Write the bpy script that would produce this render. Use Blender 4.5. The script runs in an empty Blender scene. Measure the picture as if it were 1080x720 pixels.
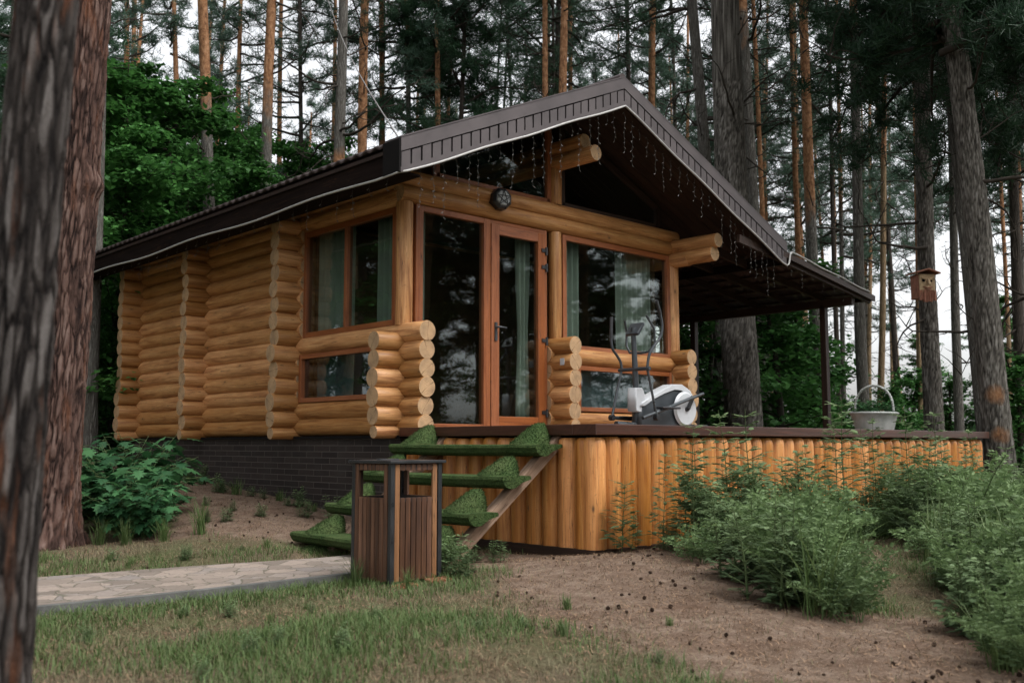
import bpy, bmesh, math, random
import numpy as np
from mathutils import Vector, Matrix, noise
R = math.radians
rnd = random.Random(11)
C = bpy.context.scene.collection
sc = bpy.context.scene
# ------------------------------------------------------------------ camera
cam_d = bpy.data.cameras.new('camera'); cam = bpy.data.objects.new('camera', cam_d); C.objects.link(cam)
PIT = math.atan(108/1050.); AL = R(47)
Fh = Vector((math.cos(AL), math.sin(AL), 0))
fw = Vector((Fh.x*math.cos(PIT), Fh.y*math.cos(PIT), math.sin(PIT)))
cam.location = (-6.435, -8.356, 1.026)
cam.rotation_euler = fw.to_track_quat('-Z', 'Y').to_euler()
cam_d.sensor_width = 36; cam_d.lens = 35; cam_d.clip_end = 2000; cam_d.clip_start = 0.05
cam_d.dof.use_dof = True; cam_d.dof.focus_distance = 10.5; cam_d.dof.aperture_fstop = 2.6
sc.camera = cam
# ------------------------------------------------------------------ light
SUN_EL, SUN_AZ = R(58), R(165)          # azimuth: clockwise from +Y
w = bpy.data.worlds.new('World'); sc.world = w; w.use_nodes = True
nt = w.node_tree; nt.nodes.clear()
wo = nt.nodes.new('ShaderNodeOutputWorld'); bg = nt.nodes.new('ShaderNodeBackground')
sky = nt.nodes.new('ShaderNodeTexSky'); sky.sky_type = 'NISHITA'; sky.sun_disc = False
sky.sun_elevation = SUN_EL; sky.sun_rotation = SUN_AZ; sky.dust_density = 4; sky.ozone_density = 1; sky.air_density = 1
hs = nt.nodes.new('ShaderNodeHueSaturation'); hs.inputs['Saturation'].default_value = 0.13
# thin overcast: soft uneven cloud brightness
tc = nt.nodes.new('ShaderNodeTexCoord'); ns = nt.nodes.new('ShaderNodeTexNoise'); ns.inputs['Scale'].default_value = 3; ns.inputs['Detail'].default_value = 5
mr = nt.nodes.new('ShaderNodeMapRange'); mr.inputs[1].default_value = .3; mr.inputs[2].default_value = .7; mr.inputs[3].default_value = 1.15; mr.inputs[4].default_value = 1.6
mx = nt.nodes.new('ShaderNodeMixRGB'); mx.blend_type = 'MULTIPLY'; mx.inputs[0].default_value = 1
nt.links.new(tc.outputs['Generated'], ns.inputs['Vector']); nt.links.new(ns.outputs['Fac'], mr.inputs[0])
nt.links.new(sky.outputs[0], hs.inputs['Color']); nt.links.new(hs.outputs[0], mx.inputs[1]); nt.links.new(mr.outputs[0], mx.inputs[2])
nt.links.new(mx.outputs[0], bg.inputs['Color']); bg.inputs['Strength'].default_value = 0.15
nt.links.new(bg.outputs[0], wo.inputs['Surface'])
sl = bpy.data.lights.new('sun', 'SUN'); sl.energy = 0.8; sl.angle = R(40); sl.color = (1, .965, .92)
sun = bpy.data.objects.new('sun', sl); C.objects.link(sun)
sd = Vector((math.sin(SUN_AZ)*math.cos(SUN_EL), math.cos(SUN_AZ)*math.cos(SUN_EL), math.sin(SUN_EL)))
sun.rotation_euler = sd.to_track_quat('Z', 'Y').to_euler(); sun.location = (0, 0, 30)
sc.view_settings.view_transform = 'Standard'; sc.view_settings.look = 'None'
sc.view_settings.exposure = 0.86; sc.view_settings.gamma = 1; sc.view_settings.use_curve_mapping = False

HAZE = 0
# ------------------------------------------------------------------ helpers
class MB:
    """collects geometry; build() links it as ONE mesh object"""
    def __init__(s): s.v = []; s.f = []; s.uv = []; s.mi = []; s.t = []; s.sm = []
    def face(s, idx, mi=0, uv=None, t=.5, smooth=False):
        s.f.append(tuple(idx)); s.mi.append(mi); s.t.append(t); s.sm.append(smooth)
        s.uv.append(uv if uv else [(0, 0)]*len(idx))
    def poly(s, pts, mi=0, uv=None, t=.5):
        n = len(s.v); s.v += [tuple(p) for p in pts]; s.face(range(n, n+len(pts)), mi, uv, t)
    def box(s, a, b, mi=0, t=.5, M=None, uoff=0):
        x0, y0, z0 = a; x1, y1, z1 = b
        P = [Vector(p) for p in ((x0,y0,z0),(x1,y0,z0),(x1,y1,z0),(x0,y1,z0),(x0,y0,z1),(x1,y0,z1),(x1,y1,z1),(x0,y1,z1))]
        Q = [M @ p for p in P] if M else P
        n = len(s.v); s.v += [tuple(q) for q in Q]
        d = [x1-x0, y1-y0, z1-z0]; L = d.index(max(d)); o = [i for i in range(3) if i != L]
        for fc in ((0,3,2,1),(4,5,6,7),(0,1,5,4),(1,2,6,5),(2,3,7,6),(3,0,4,7)):
            s.face([n+i for i in fc], mi, [(P[i][L]+uoff, P[i][o[0]]+P[i][o[1]]+uoff) for i in fc], t)
    def beam(s, p0, p1, w_, h_, mi=0, t=.5, up=(0,0,1)):
        p0 = Vector(p0); p1 = Vector(p1); d = p1-p0; L = d.length; d.normalize()
        sd_ = d.cross(Vector(up)).normalized(); u = sd_.cross(d)
        M = Matrix(((d.x, sd_.x, u.x, p0.x),(d.y, sd_.y, u.y, p0.y),(d.z, sd_.z, u.z, p0.z),(0,0,0,1)))
        s.box((0,-w_/2,-h_/2),(L,w_/2,h_/2), mi, t, M, rnd.random()*9)
    def tube(s, pts, rad, n=8, mi=0, cap=None, t=.5, wob=0, uvo=None, flat=False):
        pts = [Vector(p) for p in pts]; rad = rad if hasattr(rad, '__len__') else [rad]*len(pts)
        uo = uvo if uvo else (rnd.random()*50, rnd.random()*50)
        base = len(s.v); up = None; u = 0; us = []
        for i, p in enumerate(pts):
            d = (pts[min(i+1, len(pts)-1)]-pts[max(i-1, 0)]).normalized()
            if up is None:
                a = Vector((0,0,1)) if abs(d.z) < .9 else Vector((1,0,0))
                up = (a-d*a.dot(d)).normalized()
            else: up = (up-d*up.dot(d)).normalized()
            sd_ = d.cross(up)
            if i: u += (p-pts[i-1]).length
            us.append(u)
            for k in range(n):
                an = 2*math.pi*k/n
                r = rad[i]*(1+(wob*noise.noise(Vector((uo[0]+u*1.3, math.cos(an)*.8, math.sin(an)*.8+uo[1]))) if wob else 0))
                s.v.append(tuple(p+(up*math.cos(an)+sd_*math.sin(an))*r))
        for i in range(len(pts)-1):
            for k in range(n):
                k2 = (k+1) % n; r = rad[0]
                s.face([base+i*n+k, base+i*n+k2, base+(i+1)*n+k2, base+(i+1)*n+k], mi,
                       [(uo[0]+us[i], uo[1]+k*2*math.pi/n*r),(uo[0]+us[i], uo[1]+(k+1)*2*math.pi/n*r),(uo[0]+us[i+1], uo[1]+(k+1)*2*math.pi/n*r),(uo[0]+us[i+1], uo[1]+k*2*math.pi/n*r)], t, not flat)
        if cap is not None:
            for e, i in ((0, 0),(1, len(pts)-1)):
                ids = [base+i*n+k for k in range(n)]
                if e == 0: ids = ids[::-1]
                n0 = len(s.v); s.v += [s.v[j] for j in ids]
                tt = rnd.random()
                s.face(range(n0, n0+n), cap, [(math.cos(2*math.pi*k/n)*rad[i], math.sin(2*math.pi*k/n)*rad[i]) for k in range(n)], tt)
    def build(s, name, mats, parent=None, bevel=0, auto=False):
        me = bpy.data.meshes.new(name); me.from_pydata(s.v, [], s.f)
        for m in (mats if isinstance(mats, (list, tuple)) else [mats]): me.materials.append(m)
        me.polygons.foreach_set('material_index', s.mi); me.polygons.foreach_set('use_smooth', s.sm)
        uvl = me.uv_layers.new(name='UVMap'); uvl.data.foreach_set('uv', [c for f_ in s.uv for q in f_ for c in q])
        at_ = me.attributes.new('tint', 'FLOAT', 'FACE'); at_.data.foreach_set('value', s.t)
        me.update()
        o = bpy.data.objects.new(name, me); C.objects.link(o)
        if parent: o.parent = parent
        if bevel:
            b = o.modifiers.new('bevel', 'BEVEL'); b.width = bevel; b.segments = 2; b.limit_method = 'ANGLE'
        return o
def tag(o, label=None, cat=None, group=None, kind=None):
    if label: o['label'] = label
    if cat: o['category'] = cat
    if group: o['group'] = group
    if kind: o['kind'] = kind
    return o
def empty(name, loc=(0,0,0), rz=0, label=None, cat=None, group=None):
    o = bpy.data.objects.new(name, None); C.objects.link(o); o.location = loc; o.rotation_euler = (0,0,rz); o.empty_display_size = .2
    return tag(o, label, cat, group)
def copy_tree(o, parent=None):
    c = o.copy(); C.objects.link(c); c.parent = parent
    for ch in o.children: copy_tree(ch, c)
    return c
def tris_object(name, V, F, mats, parent=None, tint=None, mi=None):
    """fast numpy mesh: V (n,3), F (m,3)"""
    V = np.asarray(V, dtype=np.float32); F = np.asarray(F, dtype=np.int32)
    me = bpy.data.meshes.new(name); me.vertices.add(len(V)); me.vertices.foreach_set('co', V.ravel())
    k = F.shape[1]
    me.loops.add(F.size); me.loops.foreach_set('vertex_index', F.ravel())
    me.polygons.add(len(F)); me.polygons.foreach_set('loop_start', np.arange(0, F.size, k, dtype=np.int32))
    for m in (mats if isinstance(mats, (list, tuple)) else [mats]): me.materials.append(m)
    if mi is not None: me.polygons.foreach_set('material_index', np.asarray(mi, dtype=np.int32))
    a = me.attributes.new('tint', 'FLOAT', 'FACE'); a.data.foreach_set('value', np.asarray(tint if tint is not None else np.full(len(F), .5), dtype=np.float32))
    me.update(calc_edges=True)
    o = bpy.data.objects.new(name, me); C.objects.link(o)
    if parent: o.parent = parent
    return o

# ------------------------------------------------------------------ materials
class NM:
    def __init__(s, name, rough=.6, spec=.4):
        s.m = bpy.data.materials.new(name); s.m.use_nodes = True; s.n = s.m.node_tree.nodes; s.l = s.m.node_tree.links
        s.b = s.n['Principled BSDF']; s.b.inputs['Roughness'].default_value = rough; s.b.inputs['Specular IOR Level'].default_value = spec
        s.out = s.n['Material Output']
    def add(s, t, **k):
        n = s.n.new(t)
        for a, v in k.items():
            if a.startswith('i_'):
                key = a[2:].replace('_', ' ')
                n.inputs[int(key) if key.isdigit() else key].default_value = v
            else: setattr(n, a, v)
        return n
    def link(s, a, b): s.l.new(a, b)
    def coord(s, kind='Object', scale=(1,1,1)):
        t = s.add('ShaderNodeTexCoord'); mp = s.add('ShaderNodeMapping'); mp.inputs['Scale'].default_value = scale
        s.link(t.outputs[kind], mp.inputs['Vector']); return mp.outputs[0]
    def noise(s, vec, scale, detail=4, rough=.55, dist=0):
        n = s.add('ShaderNodeTexNoise'); n.inputs['Scale'].default_value = scale; n.inputs['Detail'].default_value = detail
        n.inputs['Roughness'].default_value = rough; n.inputs['Distortion'].default_value = dist
        s.link(vec, n.inputs['Vector']); return n.outputs['Fac']
    def vor(s, vec, scale, feature='F1', out='Distance', rnd_=1):
        n = s.add('ShaderNodeTexVoronoi'); n.feature = feature; n.inputs['Scale'].default_value = scale; n.inputs['Randomness'].default_value = rnd_
        s.link(vec, n.inputs['Vector']); return n.outputs[out]
    def ramp(s, fac, stops):
        r = s.add('ShaderNodeValToRGB'); e = r.color_ramp.elements
        e[0].position = stops[0][0]; e[0].color = (*stops[0][1], 1); e[1].position = stops[-1][0]; e[1].color = (*stops[-1][1], 1)
        for p, c in stops[1:-1]:
            q = e.new(p); q.color = (*c, 1)
        s.link(fac, r.inputs[0]); return r.outputs[0]
    def rng(s, fac, a, b, c, d):
        r = s.add('ShaderNodeMapRange'); r.clamp = True
        for i, v in enumerate((a, b, c, d)): r.inputs[i+1].default_value = v
        s.link(fac, r.inputs[0]); return r.outputs[0]
    def mix(s, fac, a, b, blend='MIX'):
        m = s.add('ShaderNodeMixRGB'); m.blend_type = blend
        if isinstance(fac, (int, float)): m.inputs[0].default_value = fac
        else: s.link(fac, m.inputs[0])
        for i, v in ((1, a),(2, b)):
            if isinstance(v, tuple): m.inputs[i].default_value = (*v, 1)
            elif isinstance(v, (int, float)): m.inputs[i].default_value = (v, v, v, 1)
            else: s.link(v, m.inputs[i])
        return m.outputs[0]
    def attr(s, name, kind='GEOMETRY', out='Fac'):
        a = s.add('ShaderNodeAttribute'); a.attribute_name = name; a.attribute_type = kind; return a.outputs[out]
    def math(s, op, a, b=0.0):
        m = s.add('ShaderNodeMath'); m.operation = op
        for i, v in ((0, a),(1, b)):
            if isinstance(v, (int, float)): m.inputs[i].default_value = v
            else: s.link(v, m.inputs[i])
        return m.outputs[0]
    def color(s, c):
        if isinstance(c, tuple): s.b.inputs['Base Color'].default_value = (*c, 1)
        else: s.link(c, s.b.inputs['Base Color'])
    def bump(s, h, strength=.5, dist=.01):
        b = s.add('ShaderNodeBump'); b.inputs['Strength'].default_value = strength; b.inputs['Distance'].default_value = dist
        s.link(h, b.inputs['Height']); s.link(b.outputs[0], s.b.inputs['Normal'])
    def rough(s, fac): s.link(fac, s.b.inputs['Roughness'])

def wood(name, c_lo, c_mid, c_hi, rough=.55, knots=True, grain=1., vary=.35, coat=0, weather=None, spec=.35):
    m = NM(name, rough, spec)
    uv = m.coord('UV'); mp = m.add('ShaderNodeMapping'); mp.inputs['Scale'].default_value = (1.1, 16*grain, 1); m.link(uv, mp.inputs['Vector'])
    # stretch + distortion so the grain flows like annual rings
    g1 = m.noise(mp.outputs[0], 1.0, 6, .6, 1.2)
    mp2 = m.add('ShaderNodeMapping'); mp2.inputs['Scale'].default_value = (3.5, 120*grain, 1); m.link(uv, mp2.inputs['Vector'])
    g2 = m.noise(mp2.outputs[0], 1.0, 3, .6, .3)
    col = m.ramp(g1, [(.33, c_lo),(.46, c_mid),(.66, c_hi)])
    col = m.mix(m.rng(g2, .38, .62, .5, 0), col, c_lo)
    t = m.attr('tint')
    hv = m.add('ShaderNodeHueSaturation'); m.link(col, hv.inputs['Color']); m.link(m.rng(t, 0, 1, 1-vary, 1+vary), hv.inputs['Value'])
    m.link(m.rng(t, 0, 1, 1.06, .94), hv.inputs['Saturation'])
    col = hv.outputs[0]
    h = m.mix(.5, g1, g2)
    if knots:
        mp3 = m.add('ShaderNodeMapping'); mp3.inputs['Scale'].default_value = (2.2, 5.5, 1); m.link(uv, mp3.inputs['Vector'])
        vn = m.vor(mp3.outputs[0], 1.0)
        k = m.rng(vn, .03, .09, 1, 0)
        halo = m.rng(vn, .06, .28, .5, 0)
        col = m.mix(halo, col, tuple(c*.6 for c in c_mid)); col = m.mix(m.math('MULTIPLY', k, .85), col, (.06, .03, .015))
    big = m.noise(m.coord('Object'), 1.7, 4)
    col = m.mix(m.rng(big, .4, .75, 0, .35), col, weather if weather else tuple(c*.55 for c in c_mid))
    # drying cracks along the grain
    mp4 = m.add('ShaderNodeMapping'); mp4.inputs['Scale'].default_value = (.7, 22, 1); m.link(uv, mp4.inputs['Vector'])
    cr = m.noise(mp4.outputs[0], 1., 2, .5, .15)
    ck = m.rng(m.math('ABSOLUTE', m.math('SUBTRACT', cr, .60)), 0, .009, .85, 0)
    spk = m.rng(m.noise(m.coord('Object'), 38, 3, .6), .60, .72, 0, .45)
    col = m.mix(spk, col, tuple(c*.35 for c in c_mid))
    col = m.mix(ck, col, (.05, .025, .012))
    m.color(col); m.bump(m.mix(ck, h, 0.), .35, .006)
    if coat: m.b.inputs['Coat Weight'].default_value = coat; m.b.inputs['Coat Roughness'].default_value = .3
    return m.m
WOOD = wood('log_wood', (.22,.085,.024), (.46,.215,.072), (.60,.335,.135), .55, vary=.34, coat=.15)
PLANK = wood('palisade_wood', (.34,.115,.026), (.54,.22,.055), (.67,.32,.10), .5, vary=.30, coat=.2)
FRAME = wood('window_frame_wood', (.17,.05,.018), (.27,.088,.03), (.34,.12,.045), .4, knots=False, vary=.1, coat=.2)
BINW = wood('brown_slat_wood', (.045,.022,.014), (.10,.046,.025), (.17,.08,.042), .5, knots=False, vary=.45)
BINL = wood('light_slat_wood', (.15,.07,.03), (.25,.12,.055), (.32,.165,.08), .5, knots=False, vary=.2)
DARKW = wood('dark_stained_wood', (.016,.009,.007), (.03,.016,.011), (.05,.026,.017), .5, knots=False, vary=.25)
CAPW = wood('deck_edge_board', (.032,.012,.008), (.055,.02,.012), (.085,.03,.018), .35, knots=False, vary=.1, coat=.2)
TANW = wood('raw_stringer_wood', (.13,.08,.05), (.24,.155,.105), (.34,.235,.165), .7, vary=.2)
DECKW = wood('deck_boards', (.1,.05,.03), (.17,.09,.05), (.24,.13,.08), .55, knots=False, vary=.25)

FASC = wood('blackish_fascia_board', (.006,.004,.0035), (.011,.007,.006), (.018,.011,.009), .8, knots=False, vary=.2, spec=.05)
def end_grain():
    m = NM('log_end_grain', .75, .2); uv = m.coord('UV')
    nz = m.noise(m.coord('Object'), 22, 4)
    vm = m.add('ShaderNodeVectorMath'); vm.operation = 'LENGTH'; m.link(uv, vm.inputs[0])
    r = m.math('ADD', vm.outputs['Value'], m.math('MULTIPLY', nz, .012))
    rings = m.math('SINE', m.math('MULTIPLY', r, 420.))
    col = m.ramp(m.rng(rings, -1, 1, 0, 1), [(0, (.30,.175,.085)),(1, (.56,.38,.22))])
    col = m.mix(m.rng(m.noise(m.coord('Object'), 9, 4), .38, .68, 0, .7), col, (.22,.15,.09))
    # radial checks
    sp = m.add('ShaderNodeSeparateXYZ'); m.link(uv, sp.inputs[0])
    an = m.math('ARCTAN2', sp.outputs[1], sp.outputs[0]); t = m.attr('tint')
    a2 = m.math('ADD', m.math('MULTIPLY', an, .95), m.math('MULTIPLY', t, 17.)); a2 = m.math('ADD', a2, m.math('MULTIPLY', nz, .5))
    ck = m.rng(m.math('ABSOLUTE', m.math('SINE', a2)), 0, .07, 1, 0)
    ck = m.math('MULTIPLY', ck, m.rng(vm.outputs['Value'], .0, .012, .3, .95))
    col = m.mix(ck, col, (.07,.04,.02)); m.color(col); m.bump(rings, .15, .002); return m.m
ENDG = end_grain()

def plain(name, c, rough=.5, spec=.4, metal=0, var=.25, sc_=6., bumpy=0):
    m = NM(name, rough, spec); n = m.noise(m.coord('Object'), sc_, 5)
    m.color(m.mix(m.rng(n, .3, .7, 0, 1), tuple(x*(1-var) for x in c), tuple(x*(1+var) for x in c)))
    m.b.inputs['Metallic'].default_value = metal
    m.rough(m.rng(n, .3, .7, max(0, rough-.1), min(1, rough+.12)))
    if bumpy: m.bump(m.noise(m.coord('Object'), sc_*8, 4), bumpy, .01)
    return m.m
RAKE = plain('weathered_brown_metal', (.082,.069,.070), .5, .5, .25, .18, 3)
RAKE_D = plain('dark_brown_metal', (.05,.035,.033), .4, .5, .2, .2, 3)
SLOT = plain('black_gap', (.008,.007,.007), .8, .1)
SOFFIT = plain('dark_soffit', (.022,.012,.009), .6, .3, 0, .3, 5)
BLACKM = plain('black_powder_coat', (.018,.019,.021), .35, .5, 0, .2, 8)
GREYP = plain('dark_grey_plastic', (.035,.042,.048), .38, .5, 0, .15, 8)
STEEL = plain('dull_steel_tube', (.075,.085,.092), .33, .5, .6, .15, 8)
WHITEP = plain('white_plastic', (.46,.48,.50), .35, .5, 0, .06, 8)
ROPE = plain('white_rope_light', (.34,.335,.32), .4, .5, 0, .1, 8)
BULB = plain('clear_plastic_bulb', (.075,.07,.06), .3, .6, 0, .1, 8)
WIRE = plain('thin_dark_wire', (.035,.035,.03), .5, .4)
CURT = plain('grey_green_curtain', (.34,.365,.33), .85, .1, 0, .15, 2)
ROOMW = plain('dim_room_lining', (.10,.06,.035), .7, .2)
BRICKC = plain('orange_brick', (.22,.09,.05), .85, .2, 0, .3, 12, .4)
SLAB = plain('grey_stone_slab', (.13,.125,.12), .9, .2, 0, .3, 9, .5)
GROUT = plain('grey_concrete_edge', (.10,.10,.095), .9, .2, 0, .3, 9, .4)
WICK = None
def wicker():
    m = NM('white_wicker', .7, .3); uv = m.coord('UV')
    w1 = m.add('ShaderNodeTexWave'); w1.bands_direction = 'X'; w1.inputs['Scale'].default_value = 9; m.link(uv, w1.inputs['Vector'])
    n = m.noise(m.coord('Object'), 9, 4)
    m.color(m.mix(m.rng(n, .35, .75, 0, .6), (.34,.35,.335), (.15,.17,.145))); m.bump(w1.outputs['Fac'], .4, .01); return m.m
WICK = wicker()

def glass(name='window_glass', tint=(.75,.8,.77), ior=1.7, base=.045):
    m = NM(name); m.n.remove(m.b)
    tr = m.add('ShaderNodeBsdfTransparent'); tr.inputs[0].default_value = (*tint, 1)
    gl = m.add('ShaderNodeBsdfGlossy'); gl.inputs['Roughness'].default_value = .015; gl.inputs[0].default_value = (.92,.97,1,1)
    lw = m.add('ShaderNodeLayerWeight'); lw.inputs['Blend'].default_value = .5
    bn = m.add('ShaderNodeBump'); bn.inputs['Strength'].default_value = .03; bn.inputs['Distance'].default_value = .02
    m.link(m.noise(m.coord('Object'), 1.6, 2), bn.inputs['Height']); m.link(bn.outputs[0], gl.inputs['Normal'])
    ms = m.add('ShaderNodeMixShader'); m.link(m.math('ADD', m.math('MULTIPLY', m.math('POWER', lw.outputs['Facing'], 3.5), .8), base), ms.inputs[0])
    m.link(tr.outputs[0], ms.inputs[1]); m.link(gl.outputs[0], ms.inputs[2]); m.link(ms.outputs[0], m.out.inputs['Surface'])
    return m.m
GLASS = glass()
GLASS2 = glass('grey_window_glass', (.6,.66,.68), 1.8, .10)

def turf():
    m = NM('artificial_turf', .95, .1); n = m.noise(m.coord('Object'), 60, 4); n2 = m.noise(m.coord('Object'), 5, 4)
    c = m.ramp(n, [(.3, (.014,.030,.010)),(.7, (.058,.095,.03))])
    m.color(m.mix(m.rng(n2, .4, .7, 0, .4), c, (.10,.12,.05))); m.bump(n, 1., .02); return m.m
TURF = turf()

def brick():
    m = NM('dark_plinth_brick', .7, .3); uv = m.coord('UV')
    b = m.add('ShaderNodeTexBrick'); b.inputs['Scale'].default_value = 1; b.inputs['Brick Width'].default_value = .34; b.inputs['Row Height'].default_value = .072
    b.inputs['Mortar Size'].default_value = .0045; b.inputs['Mortar Smooth'].default_value = .3; b.inputs['Bias'].default_value = 0
    b.inputs['Color1'].default_value = (.016,.012,.011,1); b.inputs['Color2'].default_value = (.034,.025,.022,1); b.inputs['Mortar'].default_value = (.10,.085,.078,1)
    m.link(uv, b.inputs['Vector']); n = m.noise(m.coord('Object'), 3, 6)
    m.color(m.mix(m.rng(n, .45, .8, 0, .45), b.outputs['Color'], (.05,.045,.04)))
    iv = m.math('SUBTRACT', 1., b.outputs['Fac']); m.bump(iv, .6, .01); return m.m
BRICK = brick()

def bark(name, kind):
    m = NM(name, .9, .12)
    tc = m.coord('Object', (1,1,.13))
    wp = m.noise(tc, 5, 4, .6); 
    vm = m.add('ShaderNodeVectorMath'); vm.operation = 'ADD'; m.link(tc, vm.inputs[0])
    cb = m.add('ShaderNodeCombineXYZ'); k = m.math('MULTIPLY', wp, .22)
    for i in range(3): m.link(k, cb.inputs[i])
    m.link(cb.outputs[0], vm.inputs[1]); v = vm.outputs[0]
    S_ = {'grey': 24, 'dark': 20, 'red': 15, 'near': 20}.get(kind, 22)
    de = m.vor(v, S_, 'DISTANCE_TO_EDGE'); cell = m.vor(v, S_, 'F1', 'Color')
    rg = m.math('ABSOLUTE', m.math('SUBTRACT', m.noise(m.coord('Object', (1,1,.12)), S_*.75, 5, .6, .6), .5))
    fine = m.noise(m.coord('Object', (1,1,.35)), 55, 6, .7)
    PLA = kind in ('near', 'red', 'greyp')
    plate = m.math('MULTIPLY', m.rng(de, -.06, .22, 0, 1), m.rng(rg, 0, .11, .15, 1))
    if PLA: plate = m.attr('plate')
    g = {'grey': ((.03,.027,.023),(.13,.122,.108),(.245,.235,.215)), 'red': ((.016,.010,.009),(.10,.058,.046),(.21,.145,.122)),
         'orange': ((.12,.05,.02),(.33,.165,.075),(.45,.26,.13)), 'dark': ((.02,.017,.014),(.06,.05,.042),(.10,.085,.07)),
         'greyp': ((.022,.019,.016),(.125,.115,.10),(.27,.255,.235)), 'tan': ((.10,.07,.04),(.24,.17,.10),(.34,.25,.16)), 'near': ((.006,.005,.005),(.05,.042,.038),(.19,.172,.162))}[kind]
    low = m.ramp(m.mix(.3 if PLA else .5, plate, fine), [(.2, g[0]),(.5, g[1]),(.82, g[2])])
    sep = m.add('ShaderNodeSeparateColor'); m.link(cell, sep.inputs[0])
    low = m.mix(m.rng(sep.outputs[0], 0, 1, 0, .45), low, tuple(c*1.25 for c in g[1]))
    if kind in ('red', 'near') and 1:
        pn = m.noise(m.coord('Object', (1,1,.16)), 13 if kind == 'near' else 8, 3)
        low = m.mix(m.math('MULTIPLY', m.rng(pn, .55, .70, 0, .5), m.rng(de, .0, .1, .3, 1)), low, (.22,.085,.04))
    # thin flaky upper bark of a Scots pine
    fl = m.noise(m.coord('Object', (1,1,.6)), 14, 6, .65)
    upc = m.ramp(fl, [(.3, (.085,.042,.024)),(.5, (.25,.125,.062)),(.74, (.40,.235,.135))])
    o = m.math('ADD', m.attr('orange'), m.math('MULTIPLY', m.math('SUBTRACT', m.noise(m.coord('Object', (1,1,.5)), 4, 4), .5), .9))
    ow = m.rng(o, .35, .65, 0, 1)
    col = m.mix(ow, low, upc)
    m.color(col)
    h = fine if PLA else m.mix(ow, m.mix(.3, plate, fine), m.mix(.75, plate, fl)); m.bump(h, .9, .035)
    return m.m
BARK = {k: bark('bark_'+k, k) for k in ('grey', 'red', 'orange', 'dark', 'tan', 'near', 'greyp')}
TWIG = plain('dead_branch_bark', (.04,.034,.028), .9, .1, 0, .3, 6)
STEM = plain('green_stem', (.07,.10,.04), .8, .2, 0, .3, 6)

def leafm(name, a, b, trans=.3, rough=.55, spec=.25):
    m = NM(name, rough, spec); t = m.attr('tint')
    oi = m.add('ShaderNodeObjectInfo')
    col = m.mix(t, a, b)
    hv = m.add('ShaderNodeHueSaturation'); m.link(col, hv.inputs['Color']); m.link(m.rng(oi.outputs['Random'], 0, 1, .8, 1.2), hv.inputs['Value'])
    m.color(hv.outputs[0])
    tl = m.add('ShaderNodeBsdfTranslucent'); m.link(hv.outputs[0], tl.inputs[0]); ms = m.add('ShaderNodeMixShader'); ms.inputs[0].default_value = trans
    m.link(m.b.outputs[0], ms.inputs[1]); m.link(tl.outputs[0], ms.inputs[2]); m.link(ms.outputs[0], m.out.inputs['Surface']); return m.m
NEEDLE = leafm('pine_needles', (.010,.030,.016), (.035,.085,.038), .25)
NEEDLE_F = leafm('hazed_pine_needles', (.030,.062,.044), (.08,.135,.09), .4)  # far needles: haze put into the colour as a paler, tealer green
MAPLE = leafm('maple_leaves', (.022,.075,.018), (.070,.19,.045), .35)
SHRUB = leafm('shrub_leaves', (.018,.065,.025), (.05,.14,.05), .25)
WEED = leafm('weed_leaves', (.07,.12,.055), (.20,.28,.135), .35)
FERNW = leafm('feathery_weed_leaves', (.06,.11,.045), (.17,.25,.10), .35)
GRASS = leafm('grass_blades', (.045,.085,.022), (.12,.17,.06), .3)
DRYG = leafm('dry_grass_blades', (.12,.115,.06), (.25,.21,.125), .3)
LITTER = leafm('pine_litter', (.04,.022,.014), (.30,.20,.13), .0, .9, .1)
CONE = plain('pine_cone', (.055,.033,.022), .85, .2, 0, .5, 60, .6)

def ground_mat():
    m = NM('forest_soil', .95, .1); v = m.coord('Object')
    n1 = m.noise(v, .9, 6, .6); n2 = m.noise(v, 9, 6, .65); n3 = m.noise(v, 60, 5, .7); n4 = m.noise(v, 2.6, 5, .6)
    soil = m.ramp(n2, [(.3, (.125,.087,.063)),(.5, (.235,.175,.132)),(.70, (.36,.285,.225))])
    soil = m.mix(m.rng(n3, .35, .7, .7, 0), soil, (.06,.036,.024)); soil = m.mix(m.rng(n4, .35, .7, .55, 0), soil, (.10,.062,.042)); soil = m.mix(m.rng(m.noise(v, 90, 2), .66, .72, 0, .8), soil, (.42,.35,.27))
    litter = m.ramp(n3, [(.3, (.05,.036,.024)),(.55, (.125,.10,.065)),(.75, (.22,.185,.12))])
    moss = m.ramp(n3, [(.3, (.025,.04,.014)),(.7, (.085,.105,.04))])
    bare = m.attr('bare')
    k = m.math('ADD', bare, m.math('MULTIPLY', m.math('SUBTRACT', n4, .5), .8))
    c = m.mix(m.rng(n1, .42, .62, 0, .8), litter, moss)
    c = m.mix(m.rng(k, .35, .65, 0, 1), c, soil)
    c = m.mix(m.rng(m.noise(v, 1.4, 3), .55, .75, 0, .35), c, (.11,.06,.04))
    m.color(c); m.bump(m.mix(.5, n2, n3), .8, .03); return m.m
GROUND = ground_mat()
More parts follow.
